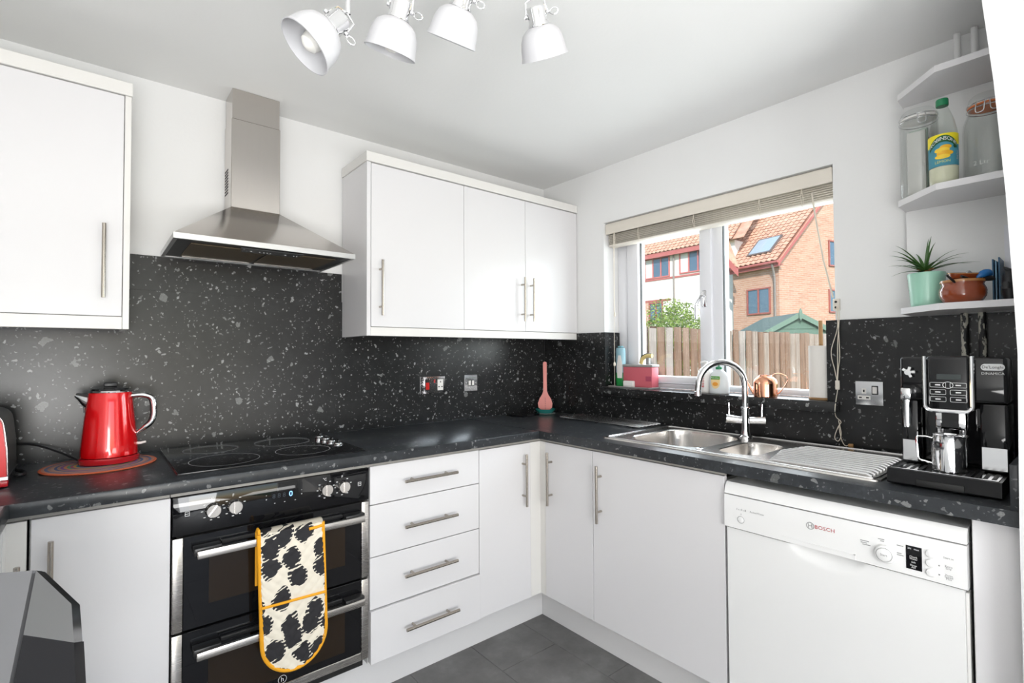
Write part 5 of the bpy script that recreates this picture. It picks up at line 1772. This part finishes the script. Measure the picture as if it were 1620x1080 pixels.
z_ = Vector((0, 0, 1))
stick('pen', 'black pen leaning out over the rim of the glazed bowl', 'pen', BW - uR * .028 + uW * .02 + z_ * .050, BW - uR * .072 + uW * .030 + z_ * .079, .0035, M['black_plastic'])
stick('marker_pen', 'short dark marker lying across the rim of the glazed bowl', 'pen', BW - uR * .006 + uW * .030 + z_ * .066, BW - uR * .036 + uW * .038 + z_ * .0745, .0045, M['leather'])
bm = B(); box(bm, -.006, .006, -.003, .003, 0, .030, .001, 1)
bmesh.ops.transform(bm, matrix=Matrix.Translation(BW - uR * .004 + uW * .010 + z_ * .070) @ Matrix.Rotation(-.7, 4, uW) @ Matrix.Rotation(math.atan2(uR.y, uR.x), 4, 'Z'), verts=bm.verts)
obj('lighter', bm, mat('grey_plastic', (.30, .30, .30), .4), label='grey plastic lighter poking out of the glazed bowl', cat='lighter')
bm = B()
pts = [BW + uR * .012 + uW * .034 + z_ * .070, BW + uR * .026 + uW * .036 + z_ * .080, BW + uR * .044 + uW * .034 + z_ * .085, BW + uR * .060 + uW * .030 + z_ * .081]
tube(bm, spline(pts, 5), [.002, .004, .006, .008, .009, .010, .0105, .011, .011, .011, .0105, .010, .009, .008, .006, .003][:16], 12)
t = thing('kitchen_tool', 'blue handled kitchen tool lying across the glazed bowl', 'kitchen tool', pts[0])
obj('handle', bm, M['blue'], t)
bm = B(); tube(bm, [pts[0] - z_ * .010 + uR * .006, pts[1] - z_ * .013 + uR * .010, pts[2] - z_ * .016 + uR * .010, pts[3] - z_ * .014 + uR * .008], [.002, .007, .008, .003], 12); obj('cover', bm, M['leather'], t)
# folded cards, pouch and papers by the pier
for i, (y, hh, m_, lab) in enumerate(((-2.0820, .128, 'bluebook', 'dark blue folded card, nearest the glazed bowl, on the bottom shelf'), (-2.0875, .122, 'bluelight', 'pale blue folded card between the two darker blue cards'), (-2.0935, .132, 'bluebook', 'dark blue folded card leaning by the black pouch'))):
    bm = B(); box(bm, -.150, -.050, y - .0018, y + .0018, S3 + .0003, S3 + hh, .0006, 1)
    bmesh.ops.rotate(bm, verts=bm.verts, cent=(-.10, y, S3), matrix=Matrix.Rotation(.02 * (i - 1), 3, 'Z'))
    obj('folded_card', bm, M[m_], label=lab, cat='card')
t = thing('pouch', 'black leather glasses pouch standing on the bottom shelf by the pier', 'pouch', (-.205, -2.122, S3))
bm = B()
oval(bm, [(.030, .014, .0003), (.036, .018, .02), (.034, .017, .05), (.030, .014, .075), (.024, .012, .082)], (-.205, -2.122, S3), 24)
for v_ in bm.verts:
    if v_.co.z > S3 + .07: v_.co.z += .020 * ((v_.co.y + 2.122) / .014) ** 2
obj('body', bm, M['leather'], t)
bm = B(); oval(bm, [(.002, .007, 0), (.003, .009, .010), (.002, .006, .020)], (-.243, -2.117, S3 + .030), 14); obj('clasp', bm, M['black_plastic'], t)
bm = B(); box(bm, -.110, -.060, -2.1425, -2.1415, S3 + .0004, S3 + .235, 0)
bm2 = B(); box(bm2, -.0665, -.0645, -2.130, -2.0985, S3 + .0004, S3 + .238, 0)
bm.free()
obj('paper_sheet', bm2, M['paperwhite'], label='white papers standing upright behind the black pouch on the shelf', cat='paper')

# ================================================================== CEILING SPOTLIGHTS
# four heads on one bar; rim centre pixel, neck pixel, rim tilt towards the viewer, distance from the rim's pixel size
heads = [((482, 75), (521, 45), .44, 1.045), ((617, 84), (629, 33), .13, 1.170), ((714, 66), (728, 13), .02, 1.200), ((862, 91), (853, 42), -.06, 1.290)]
DSH, LSH = .118, .071
tips = []
hinfo = []
for (rx, ry), (nx_, ny_), mm_, dep in heads:
    rc = at_depth(rx, ry, dep)
    rn = ray(rx, ry).normalized()
    nc = at_depth(nx_, ny_, dep)
    e = (rc - nc); e = (e - rn * e.dot(rn)).normalized()
    ax = (e * math.sqrt(1 - mm_ * mm_) - rn * mm_).normalized()      # points out of the opening
    hinfo.append((rc, ax, dep))
    tips.append(rc - ax * (LSH + .055))
A0, A3 = tips[0], tips[3]
bar0 = Vector((A0.x - .06, A0.y + .01, H - .028)); bar1 = Vector((A3.x + .05, A3.y - .02, H - .028))
bmid = (bar0 + bar1) / 2
t = thing('ceiling_spotlights', 'ceiling bar of four white dome spotlights with chrome brackets', 'ceiling light', (bmid.x, bmid.y, H - .04))
bm = B(); cyl(bm, bar0, bar1, .011, seg=18); obj('bar', bm, M['chrome'], t)
bm = B(); lathe(bm, [(.050, -.001), (.050, -.014), (.040, -.0165)], (bmid.x, bmid.y, H), seg=36); obj('ceiling_rose', bm, M['chrome_soft'], t)
dirb = (bar1 - bar0).normalized()
for (rc, ax, dep) in hinfo:
    tip = rc - ax * (LSH + .030)
    piv = rc - ax * (LSH + .060)
    s = max(0.03, min((bar1 - bar0).length - .03, (piv - bar0).dot(dirb)))
    top = bar0 + dirb * s
    # swivel stem and U bracket
    bm = B()
    q = top.lerp(piv, .45)
    tube(bm, [top, Vector((top.x, top.y, top.z - .02)), q, piv], [.0055, .0055, .0055, .006], 10)
    sx_ = ax.cross(rn if abs(ax.dot(rn)) < .9 else Vector((0, 0, 1))).normalized()
    hd_ = obj('spot_head', bm, M['chrome'], t)
    for sg in (-1, 1):
        bm = B()
        cap_mid = rc - ax * (LSH + .024)
        tube(bm, [piv, piv + sx_ * sg * .022 + ax * .006, cap_mid + sx_ * sg * .0270], .0026, 8)
        lathe(bm, [(.0055, 0), (.0055, .006), (.003, .008)], cap_mid + sx_ * sg * .0245, sx_ * sg, 12)
        obj('bracket_arm', bm, M['chrome'], hd_)
    bm = B(); lathe(bm, [(.0215, .006), (.0235, .010), (.0235, .040), (.0265, .0445), (.0265, .047)], rc - ax * (LSH + .0475), ax, 32); obj('lamp_holder', bm, M['chrome'], hd_)
    bm = B()
    R_ = DSH / 2
    pr_ = [(.026, -LSH), (.034, -LSH + .004), (.0450, -LSH + .013), (.0520, -LSH + .028), (.0555, -LSH + .045), (R_ - .002, -.010), (R_ + .0005, -.002), (R_ + .001, 0.0), (R_ - .0012, .0005)]
    inn = [(R_ - .0035, -.010), (.0535, -LSH + .045), (.0500, -LSH + .028), (.0430, -LSH + .014), (.032, -LSH + .006), (.010, -LSH + .004)]
    lathe(bm, pr_ + inn, rc, ax, 48, cap0=False, cap1=True); obj('shade', bm, M['shade'], hd_, smooth=45)
    bm = B(); lathe(bm, [(.012, -LSH + .006), (.013, -LSH + .018), (.0205, -LSH + .034), (.0225, -LSH + .046), (.019, -LSH + .060), (.010, -LSH + .067), (.001, -LSH + .069)], rc, ax, 24); obj('bulb', bm, M['bulb'], hd_)
    bm = B(); k0 = rc - ax * (LSH + .022) + sx_ * .034
    tube(bm, [k0 + (ax * math.cos(q_ * PI / 8) * .007 - sx_ * (-math.sin(q_ * PI / 8)) * .010 + sx_ * .008) for q_ in range(16)], .0013, 6, closed=True); obj('wing_loop', bm, M['chrome'], hd_)

# ================================================================== GLOSSY BIN in the foreground
t = thing('waste_bin', 'polished grey waste bin with dark painted reflection beside the left corner cabinet', 'bin', (-2.35, -1.23, 0))
bm = B(); box(bm, -2.47, -2.235, -1.32, -1.135, .001, .62, .02, 3); obj('body', bm, M['black_plastic'], t)
mb = mat('bin_dark_reflection', (.012, .012, .014), .08, spec=.4)  # black lower panel stands for a dark reflection in the glossy face
mbg = mat('bin_polished_grey', (.30, .30, .305), .14, metal=1.0)
L = {k: at_depth(*v_) for k, v_ in dict(tl=(-110, 915, .81), tm=(0, 906, .815), ts=(57, 902, .82), tr=(113, 955, .80), ml=(-150, 1015, .77), ms=(37, 1004, .78), mr=(117, 1016, .775), br=(120, 1085, .75), bs=(20, 1085, .75), bl=(-110, 1098, .745), brr=(124, 1300, .67), bsr=(-18, 1300, .68), blr=(-110, 1310, .69)).items()}


def slabf(name, ids, m_, parent, th=.02, shift=0.0):
    bm = B()
    f0 = [bm.verts.new(L[i] + CR * shift) for i in ids]
    c_ = sum((L[i] for i in ids), Vector()) / len(ids)
    nrm = (L[ids[1]] - L[ids[0]]).cross(L[ids[2]] - L[ids[0]]).normalized()
    if nrm.dot(CAM - c_) < 0: nrm = -nrm
    f1 = [bm.verts.new(L[i] + CR * shift - nrm * th) for i in ids]
    bridge(bm, f0, f1); bm.faces.new(f0); bm.faces.new(list(reversed(f1)))
    bevel_all(bm, .002, 2, 40)
    return obj(name, bm, m_, parent)


slabf('lid_panel', ['ts', 'tr', 'mr', 'ms'], mbg, t)
slabf('dark_reflection_panel', ['ms', 'mr', 'br', 'brr', 'bsr', 'bs'], mb, t)
slabf('side_panel', ['tl', 'ts', 'bs', 'bsr', 'blr', 'bl'], mat('bin_light_grey', (.24, .24, .25), .25, metal=.5), t, shift=-.006)

# ================================================================== OUTSIDE
GZ = -.30


def hd2(h):
    h = math.radians(h); return Vector((math.cos(h), math.sin(h), 0))


mg_ = mat('garden_grass', (.10, .16, .05), .9)
bm = B(); box(bm, .30, 60, -40, 60, GZ - .2, GZ)
gr = obj('garden_ground', bm, mg_, kind='structure')

# ---- side fence (boards one by one)
mfe = []
for k, c_ in enumerate(((.36, .235, .17), (.43, .335, .275), (.31, .19, .13), (.47, .395, .35))):
    m_ = mat('fence_board_%d' % k, c_, .8)
    v = pos_coords(m_, (6, 6, .55))
    f = ramp(m_, noise(m_, v, 6, 5, .65), [(.3, tuple(x * .62 for x in c_)), (.6, c_), (.85, tuple(min(1, x * 1.25) for x in c_))])
    m_.node_tree.links.new(f, nodes_of(m_)[2].inputs['Base Color'])
    mfe.append(m_)
mfd = mat('fence_board_dark', (.10, .05, .03), .85)  # back boards coloured dark to stand for shade in the gaps
F0 = Vector((CAM.x, CAM.y, 0)) + hd2(86.5) * 3.0
fd_, fnv = hd2(-3.5), hd2(86.5)
t = thing('garden_fence', 'vertical board timber fence beyond the window', 'fence', F0 + fd_ * 5 + Vector((0, 0, GZ)))
rng = random.Random(3)
s = 2.75
k = 0
while s < 9.2:
    wd_ = (.090 if k % 2 else .086) + rng.uniform(-.008, .008)
    proud = .040 if k % 2 else 0.0
    hh = 1.505 + rng.uniform(-.012, .010)
    bm = B()
    pts = [F0 + fd_ * s - fnv * proud, F0 + fd_ * (s + wd_) - fnv * proud, F0 + fd_ * (s + wd_) - fnv * (proud - .016), F0 + fd_ * s - fnv * (proud - .016)]
    a_ = [bm.verts.new((p.x, p.y, GZ + .02)) for p in pts]; b2 = [bm.verts.new((p.x, p.y, hh)) for p in pts]
    bridge(bm, a_, b2); bm.faces.new(a_); bm.faces.new(list(reversed(b2)))
    obj('board', bm, rng.choice(mfe) if k % 2 else mfd, t, smooth=0)
    s += wd_ - .025
    k += 1
for zr in (.2, 1.2):
    bm = B()
    p0, p1 = F0 + fd_ * 2.75 + fnv * .02, F0 + fd_ * 9.2 + fnv * .02
    pts = [p0, p1, p1 + fnv * .04, p0 + fnv * .04]
    a_ = [bm.verts.new((p.x, p.y, zr)) for p in pts]; b2 = [bm.verts.new((p.x, p.y, zr + .08)) for p in pts]
    bridge(bm, a_, b2); bm.faces.new(a_); bm.faces.new(list(reversed(b2)))
    obj('rail', bm, mfe[2], t, smooth=0)

# ---- shrub beyond the fence
BCn = at_depth(1066, 505, 8.0); BCn.z = GZ
t = thing('garden_shrub', 'leafy light green shrub rising above the fence', 'shrub', BCn)
rng = random.Random(11)
bm = B(); bm_d = B()
for i in range(11000):
    while True:
        p = Vector((rng.uniform(-1, 1), rng.uniform(-1, 1), rng.uniform(-1, 1)))
        if .35 < p.length < 1: break
    k_ = 1 + .16 * math.sin(p.x * 7 + 1) * math.sin(p.z * 6)
    q = BCn + Vector((p.x * .50 * k_, p.y * .50 * k_, 1.72 + p.z * .68 * k_))
    a_ = Vector((rng.uniform(-1, 1), rng.uniform(-1, 1), rng.uniform(-.5, 1))).normalized()
    b2 = a_.cross(Vector((rng.random(), rng.random(), rng.random()))).normalized()
    sz = rng.uniform(.013, .024)
    bmx = bm if rng.random() < .7 else bm_d
    bmx.faces.new([bmx.verts.new(q - a_ * sz), bmx.verts.new(q + b2 * sz * .5), bmx.verts.new(q + a_ * sz), bmx.verts.new(q - b2 * sz * .5)])
obj('foliage', bm, mat('shrub_leaf', (.24, .34, .06), .6), t, smooth=0, kind='stuff')
obj('dark_foliage', bm_d, mat('shrub_leaf_dark', (.11, .19, .04), .6), t, smooth=0, kind='stuff')
bm = B()
for i in range(5):
    a_ = i * 1.3
    tube(bm, [BCn + Vector((.03 * math.cos(a_), .03 * math.sin(a_), 0)), BCn + Vector((.10 * math.cos(a_), .10 * math.sin(a_), .8)), BCn + Vector((.3 * math.cos(a_), .3 * math.sin(a_), 1.7))], [.03, .022, .01], 6)
obj('stems', bm, M['wood'], t)

# ---- green garden shed
msh = mat('shed_green', (.09, .15, .115), .7)
msh2 = mat('shed_green_trim', (.13, .20, .155), .6)
AP = at_depth(1263, 497, 10.5)
sv = (hd2(-42))         # along the gable front
sn = hd2(48)            # into the shed
SWd, zA, zE = .86, AP.z, AP.z - .46
t = thing('garden_shed', 'small green timber garden shed with pitched roof behind the fence', 'shed', Vector((AP.x, AP.y, GZ)))
nb = 16
for i in range(nb):
    z0 = GZ + .02 + (zA - .03 - GZ) * i / nb; z1 = GZ + .02 + (zA - .03 - GZ) * (i + 1) / nb
    def halfw(z): return SWd if z <= zE else max(.02, SWd * (zA - z) / (zA - zE))
    bm = B()
    base_ = Vector((AP.x, AP.y, 0))
    fr_ = [base_ + sv * (-halfw(z0)) + Vector((0, 0, z0)) - sn * .012, base_ + sv * halfw(z0) + Vector((0, 0, z0)) - sn * .012, base_ + sv * halfw(z1) + Vector((0, 0, z1)), base_ + sv * (-halfw(z1)) + Vector((0, 0, z1))]
    va = [bm.verts.new(p) for p in fr_]; vb = [bm.verts.new(p + sn * .03) for p in fr_]
    bridge(bm, va, vb); bm.faces.new(va); bm.faces.new(list(reversed(vb)))
    obj('cladding_board', bm, msh, t, smooth=0)
for sg in (-1, 1):
    bm = B()
    p0 = Vector((AP.x, AP.y, zA + .03)); p1 = p0 + sv * sg * (SWd + .14) - Vector((0, 0, (zA - zE) * (SWd + .14) / SWd))
    dn_ = Vector((0, 0, -.03))
    pts = [p0 - sn * .06, p1 - sn * .06, p1 + sn * 1.6, p0 + sn * 1.6]
    va = [bm.verts.new(p) for p in pts]; vb = [bm.verts.new(p + dn_) for p in pts]
    bridge(bm, va, vb); bm.faces.new(va); bm.faces.new(list(reversed(vb)))
    obj('roof', bm, mat('shed_felt', (.12, .16, .14), .9), t, smooth=0)
    bm = B()
    pts = [p0 - sn * .075 + Vector((0, 0, .01)), p1 - sn * .075 + Vector((0, 0, .01)), p1 - sn * .075 + Vector((0, 0, -.10)), p0 - sn * .075 + Vector((0, 0, -.10))]
    va = [bm.verts.new(p) for p in pts]; vb = [bm.verts.new(p + sn * .018) for p in pts]
    bridge(bm, va, vb); bm.faces.new(va); bm.faces.new(list(reversed(vb)))
    obj('bargeboard', bm, msh2, t, smooth=0)
    bm = B()
    p_ = Vector((AP.x, AP.y, 0)) + sv * sg * SWd
    pts = [p_, p_ + sn * 1.55, p_ + sn * 1.55 - sv * sg * .03, p_ - sv * sg * .03]
    va = [bm.verts.new((p.x, p.y, GZ + .02)) for p in pts]; vb = [bm.verts.new((p.x, p.y, zE)) for p in pts]
    bridge(bm, va, vb); bm.faces.new(va); bm.faces.new(list(reversed(vb)))
    obj('side_wall', bm, msh, t, smooth=0)
bm = B(); pf = Vector((AP.x, AP.y, zA + .04)) - sn * .10
va = [bm.verts.new(pf + sv * u + Vector((0, 0, w_))) for u, w_ in ((-.03, -.12), (0, -.18), (.03, -.12), (.03, .02), (0, .08), (-.03, .02))]; vb = [bm.verts.new(p.co + sn * .02) for p in va]
bridge(bm, va, vb); bm.faces.new(va); bm.faces.new(list(reversed(vb))); obj('finial', bm, msh2, t, smooth=0)


# ---- neighbouring houses
def brick_material(name, c1, c2, mortar, ang):
    m_ = mat(name, c1, .85)
    nd, lk, b_ = nodes_of(m_)
    g = N(m_, 'ShaderNodeTexCoord')
    sp = N(m_, 'ShaderNodeSeparateXYZ'); lk.new(g.outputs['Object'], sp.inputs[0])
    u = math_(m_, 'ADD', sp.outputs[0], sp.outputs[1])
    cb = N(m_, 'ShaderNodeCombineXYZ'); lk.new(u, cb.inputs[0]); lk.new(sp.outputs[2], cb.inputs[1])
    br = N(m_, 'ShaderNodeTexBrick')
    br.inputs['Color1'].default_value = (*c1, 1); br.inputs['Color2'].default_value = (*c2, 1); br.inputs['Mortar'].default_value = (*mortar, 1)
    br.inputs['Scale'].default_value = 1.0; br.inputs['Mortar Size'].default_value = .010
    br.inputs['Brick Width'].default_value = .225; br.inputs['Row Height'].default_value = .075
    lk.new(cb.outputs[0], br.inputs['Vector'])
    nz = noise(m_, g.outputs['Object'], 1.2, 3)
    lk.new(mixc(m_, math_(m_, 'MULTIPLY', nz, .35), br.outputs['Color'], (.60, .36, .24)), b_.inputs['Base Color'])
    return m_


def tile_mat(name, c):
    m_ = mat(name, c, .8)
    v = pos_coords(m_)
    f = ramp(m_, noise(m_, v, 5, 4, .6), [(.3, tuple(x * .75 for x in c)), (.7, tuple(min(1, x * 1.15) for x in c))])
    m_.node_tree.links.new(f, nodes_of(m_)[2].inputs['Base Color'])
    return m_


mbr = brick_material('buff_brick', (.40, .185, .12), (.52, .285, .20), (.48, .38, .32), 0)
mrd = mat('red_paint_timber', (.42, .12, .11), .6)
mrf = tile_mat('clay_tile', (.50, .28, .20))
mren = paint_mat('white_render', (.80, .74, .68), .8)
mpane = mat('far_window_sky_tint', (.06, .11, .17), .05, spec=1.0)  # blue base colour stands for sky reflected in the panes
mcurt = mat('net_curtain', (.62, .62, .60), .8)
mpip = mat('grey_downpipe', (.22, .19, .18), .5)
mcill = mat('dark_frame', (.34, .10, .08), .5)


def house_frame(o_, hx_):
    """returns fn(x', y', z) ; x' along heading hx_, y' along hx_+90"""
    ex, ey = hd2(hx_), hd2(hx_ + 90)
    return lambda a_, b_, c_: Vector((o_.x, o_.y, 0)) + ex * a_ + ey * b_ + Vector((0, 0, c_))


def hbox(name, P_, a0, a1, b0, b1, c0, c1, m_, parent):
    bm = B()
    va = [bm.verts.new(P_(a_, b_, c0)) for a_, b_ in ((a0, b0), (a1, b0), (a1, b1), (a0, b1))]
    vb = [bm.verts.new(P_(a_, b_, c1)) for a_, b_ in ((a0, b0), (a1, b0), (a1, b1), (a0, b1))]
    bridge(bm, va, vb); bm.faces.new(va); bm.faces.new(list(reversed(vb)))
    return obj(name, bm, m_, parent, smooth=0)


def tiled_roof(name, fn, U, V, tw, tl, m_, parent, lo=None):
    """fn(u, v, h): u along the eaves, v up the slope, h off the slope; lo(v) trims the far end"""
    bm = B()
    nv = int(V / tl)
    for r_ in range(nv):
        u1 = U if lo is None else lo((r_ + .5) * tl)
        nu = max(1, int(u1 / tw))
        prev = None
        for i in range(nu * 4 + 1):
            u = u1 * i / (nu * 4)
            h = .030 * math.cos(2 * PI * i / 4) if i % 2 == 0 else .0
            h = (.060, .025, .0, .025)[i % 4]
            a_ = bm.verts.new(fn(u, r_ * tl, h + .045)); b_ = bm.verts.new(fn(u, (r_ + 1) * tl + .02, h + .012)); c_ = bm.verts.new(fn(u, r_ * tl, h + .015))
            if prev:
                bm.faces.new((prev[0], a_, b_, prev[1])); bm.faces.new((prev[2], c_, a_, prev[0]))
            prev = (a_, b_, c_)
    return obj(name, bm, m_, parent, smooth=0, kind='stuff')


# brick house: corner K, right face heads -15 deg, left face 75 deg
K = at_depth(1235, 560, 18.0)
P1 = house_frame(K, -15)
t = thing('brick_house', 'buff brick house with clay tiled roof, skylight and red trim', 'house', (K.x, K.y, GZ))
W1, D1, E1 = 2.0, 9.0, 4.62
sl = 1.0            # 45 degree pitch
bm = B()
gab = [(0, GZ), (D1, GZ), (D1, E1), (D1 / 2, E1 + D1 / 2 * sl), (0, E1)]
va = [bm.verts.new(P1(a_, 0, c_)) for a_, c_ in gab]; vb = [bm.verts.new(P1(a_, 2.04, c_)) for a_, c_ in gab]
bridge(bm, va, vb); bm.faces.new(va); bm.faces.new(list(reversed(vb)))
wl_ = obj('wall', bm, mbr, t, smooth=0)
cs = 1 / math.sqrt(2)
fnr = lambda u, v_, h: P1(-.22 + v_ * cs - h * cs, -.16 + u, E1 - .10 + v_ * cs + h * cs)
tiled_roof('roof_tiles', fnr, 2.2, 6.6, .21, .21, mrf, t, lo=lambda v_: 2.16 + v_ * 1.0)
bm = B()
for (u0, v0), (u1, v1) in (((0, 0), (2.16, 0)),): pass
poly = [(0, 0), (2.16, 0), (2.16 + 6.6 * 1.0, 6.6), (0, 6.6)]
va = [bm.verts.new(fnr(u, v_, -.02)) for u, v_ in poly]; vb = [bm.verts.new(fnr(u, v_, .012)) for u, v_ in poly]
bridge(bm, va, vb); bm.faces.new(va); bm.faces.new(list(reversed(vb)))
obj('roof_deck', bm, mrf, t, smooth=0)
hbox('fascia', P1, -.20, -.17, -.16, 2.02, E1 - .30, E1 - .12, mrd, t)
hbox('soffit', P1, -.17, 0.0, -.16, 2.02, E1 - .24, E1 - .22, mrd, t)
bm = B()
va = [bm.verts.new(P1(-.22, -.15, E1 - .28)), bm.verts.new(P1(4.4, -.15, E1 - .28 + 4.62)), bm.verts.new(P1(4.4, -.15, E1 - .08 + 4.62)), bm.verts.new(P1(-.22, -.15, E1 - .08))]
vb = [bm.verts.new(v_.co + (P1(0, .03, 0) - P1(0, 0, 0))) for v_ in va]
bridge(bm, va, vb); bm.faces.new(va); bm.faces.new(list(reversed(vb))); obj('bargeboard', bm, mrd, t, smooth=0)
bm = B(); tube(bm, [P1(-.24, .10, E1 - .20), P1(-.10, .13, E1 - .55), P1(-.06, .14, E1 - .75), P1(-.06, .14, GZ)], .038, 10); obj('downpipe', bm, mpip, t)
bm = B(); tube(bm, [P1(-.26, -.16, E1 - .14), P1(-.26, 2.05, E1 - .14)], .05, 8); obj('gutter', bm, mrd, t)


def far_window(P_, face, u0, u1, z0, z1, npan, parent, curtain=(), frame=None, dark=False):
    """face 'L' -> x'=0 plane seen from -x'; 'R' -> y'=0 plane seen from -y'"""
    fm = frame or mcill
    def bx_(name, a0, a1, c0, c1, d0, d1, m_, par):
        if face == 'L': return hbox(name, P_, d0, d1, a0, a1, c0, c1, m_, par)
        return hbox(name, P_, a0, a1, d0, d1, c0, c1, m_, par)
    w_ = bx_('window', u0, u1, z0, z1, -.01, .02, fm, parent)
    fw_ = .055
    pw = (u1 - u0 - fw_ * (npan + 1)) / npan
    for i in range(npan):
        a0 = u0 + fw_ + i * (pw + fw_)
        bx_('pane', a0, a0 + pw, z0 + fw_, z1 - fw_, -.016, -.0105, mcurt if i in curtain else mpane, w_)
    for i in range(npan + 1):
        a0 = u0 + i * (pw + fw_)
        bx_('glazing_bar', a0, a0 + fw_, z0, z1, -.045, -.0165, fm, w_)
    bx_('glazing_bar', u0, u1, z0, z0 + fw_, -.05, -.0165, fm, w_); bx_('glazing_bar', u0, u1, z1 - fw_, z1, -.05, -.0165, fm, w_)
    return w_


far_window(P1, 'L', .36, 1.37, 2.68, 3.66, 2, wl_)
far_window(P1, 'R', 2.74, 3.7, 4.54, 5.54, 2, wl_)
far_window(P1, 'R', 2.70, 3.66, 2.76, 3.66, 2, wl_)
# skylight
s0 = (.62, .95); s1 = (1.62, 1.85)
sk = None
bm = B()
def fsk(u, v_, h): return fnr(u, v_, h)
def sbox(name, u0, u1, v0, v1, h0, h1, m_, par):
    bm = B()
    va = [bm.verts.new(fsk(u, v_, h0)) for u, v_ in ((u0, v0), (u1, v0), (u1, v1), (u0, v1))]; vb = [bm.verts.new(fsk(u, v_, h1)) for u, v_ in ((u0, v0), (u1, v0), (u1, v1), (u0, v1))]
    bridge(bm, va, vb); bm.faces.new(va); bm.faces.new(list(reversed(vb)))
    return obj(name, bm, m_, par, smooth=0)
sk = sbox('skylight', .58, 1.62, .52, 1.52, .02, .11, mat('skylight_frame', (.14, .11, .10), .5), t)
sbox('pane', .65, 1.55, .59, 1.45, .1103, .118, mat('skylight_glass', (.35, .42, .48), .04, spec=1.0), sk)

# rendered house to the left
Q = at_depth(1160, 500, 20.2)
P2 = house_frame(Q, -2)       # y' runs along heading 88, the facade; x' runs away from us
t = thing('rendered_house', 'white rendered terrace with clay tiled roof and red window bands', 'house', (Q.x, Q.y, GZ))
E2 = 5.78
hbox('wall', P2, 0, 7, -.1, 8, GZ, E2, mren, t)
wl2 = t.children[0] if len(t.children) else t
fn2 = lambda u, v_, h: P2(-.25 + v_ * cs - h * cs, 9.0 - u, E2 - .02 + v_ * cs + h * cs)
tiled_roof('roof_tiles', fn2, 9.2, 5.0, .21, .21, mrf, t)
bm = B()
va = [bm.verts.new(fn2(u, v_, -.02)) for u, v_ in ((0, 0), (9.6, 0), (9.6, 5), (0, 5))]; vb = [bm.verts.new(fn2(u, v_, .012)) for u, v_ in ((0, 0), (9.6, 0), (9.6, 5), (0, 5))]
bridge(bm, va, vb); bm.faces.new(va); bm.faces.new(list(reversed(vb))); obj('roof_deck', bm, mrf, t, smooth=0)
hbox('fascia', P2, -.26, -.22, .9, 9, E2 - .20, E2 + .0, mrd, t)
far_window(P2, 'L', 2.92, 4.28, 4.68, 5.62, 3, t, (2,), mat('red_frame', (.50, .14, .13), .5))
far_window(P2, 'L', 1.05, 2.42, 4.72, 5.66, 3, t, (2,), mat('red_frame2', (.50, .14, .13), .5))
far_window(P2, 'L', 3.30, 4.05, 2.6, 3.58, 2, t)
hbox('trim_board', P2, -.03, 0, 1.0, 8, 4.58, 4.66, mrd, t)
hbox('trim_board', P2, -.03, 0, 4.36, 4.46, 4.6, 5.7, mrd, t)
hbox('trim_board', P2, -.03, 0, 4.9, 8, 4.60, 4.70, mrd, t)
hbox('lintel', P2, -.02, 0, 2.9, 8, 3.60, 3.70, mcill, t)
hbox('brick_panel', P2, -.015, 0, 4.08, 8, GZ, 3.6, mbr, t)
bm = B(); tube(bm, [P2(-.08, 2.68, E2 - .1), P2(-.06, 2.68, GZ)], .04, 10); obj('downpipe', bm, mpip, t)
bm = B()
pts = [at_depth(1138, 366, 19.6), at_depth(1152, 378, 19.3), at_depth(1170, 424, 18.7), at_depth(1146, 404, 19.0)]
va = [bm.verts.new(p) for p in pts]; vb = [bm.verts.new(p + hd2(20) * .08) for p in pts]
bridge(bm, va, vb); bm.faces.new(va); bm.faces.new(list(reversed(vb))); obj('link_roof', bm, mrf, t, smooth=0)
# low gable link with sloping red board between the two houses
bm = B()
pts = [at_depth(1146, 402, 19.0), at_depth(1168, 426, 18.6), at_depth(1168, 437, 18.6), at_depth(1146, 415, 19.0)]
va = [bm.verts.new(p) for p in pts]; vb = [bm.verts.new(p + hd2(20) * .06) for p in pts]
bridge(bm, va, vb); bm.faces.new(va); bm.faces.new(list(reversed(vb))); obj('bargeboard', bm, mrd, t, smooth=0)
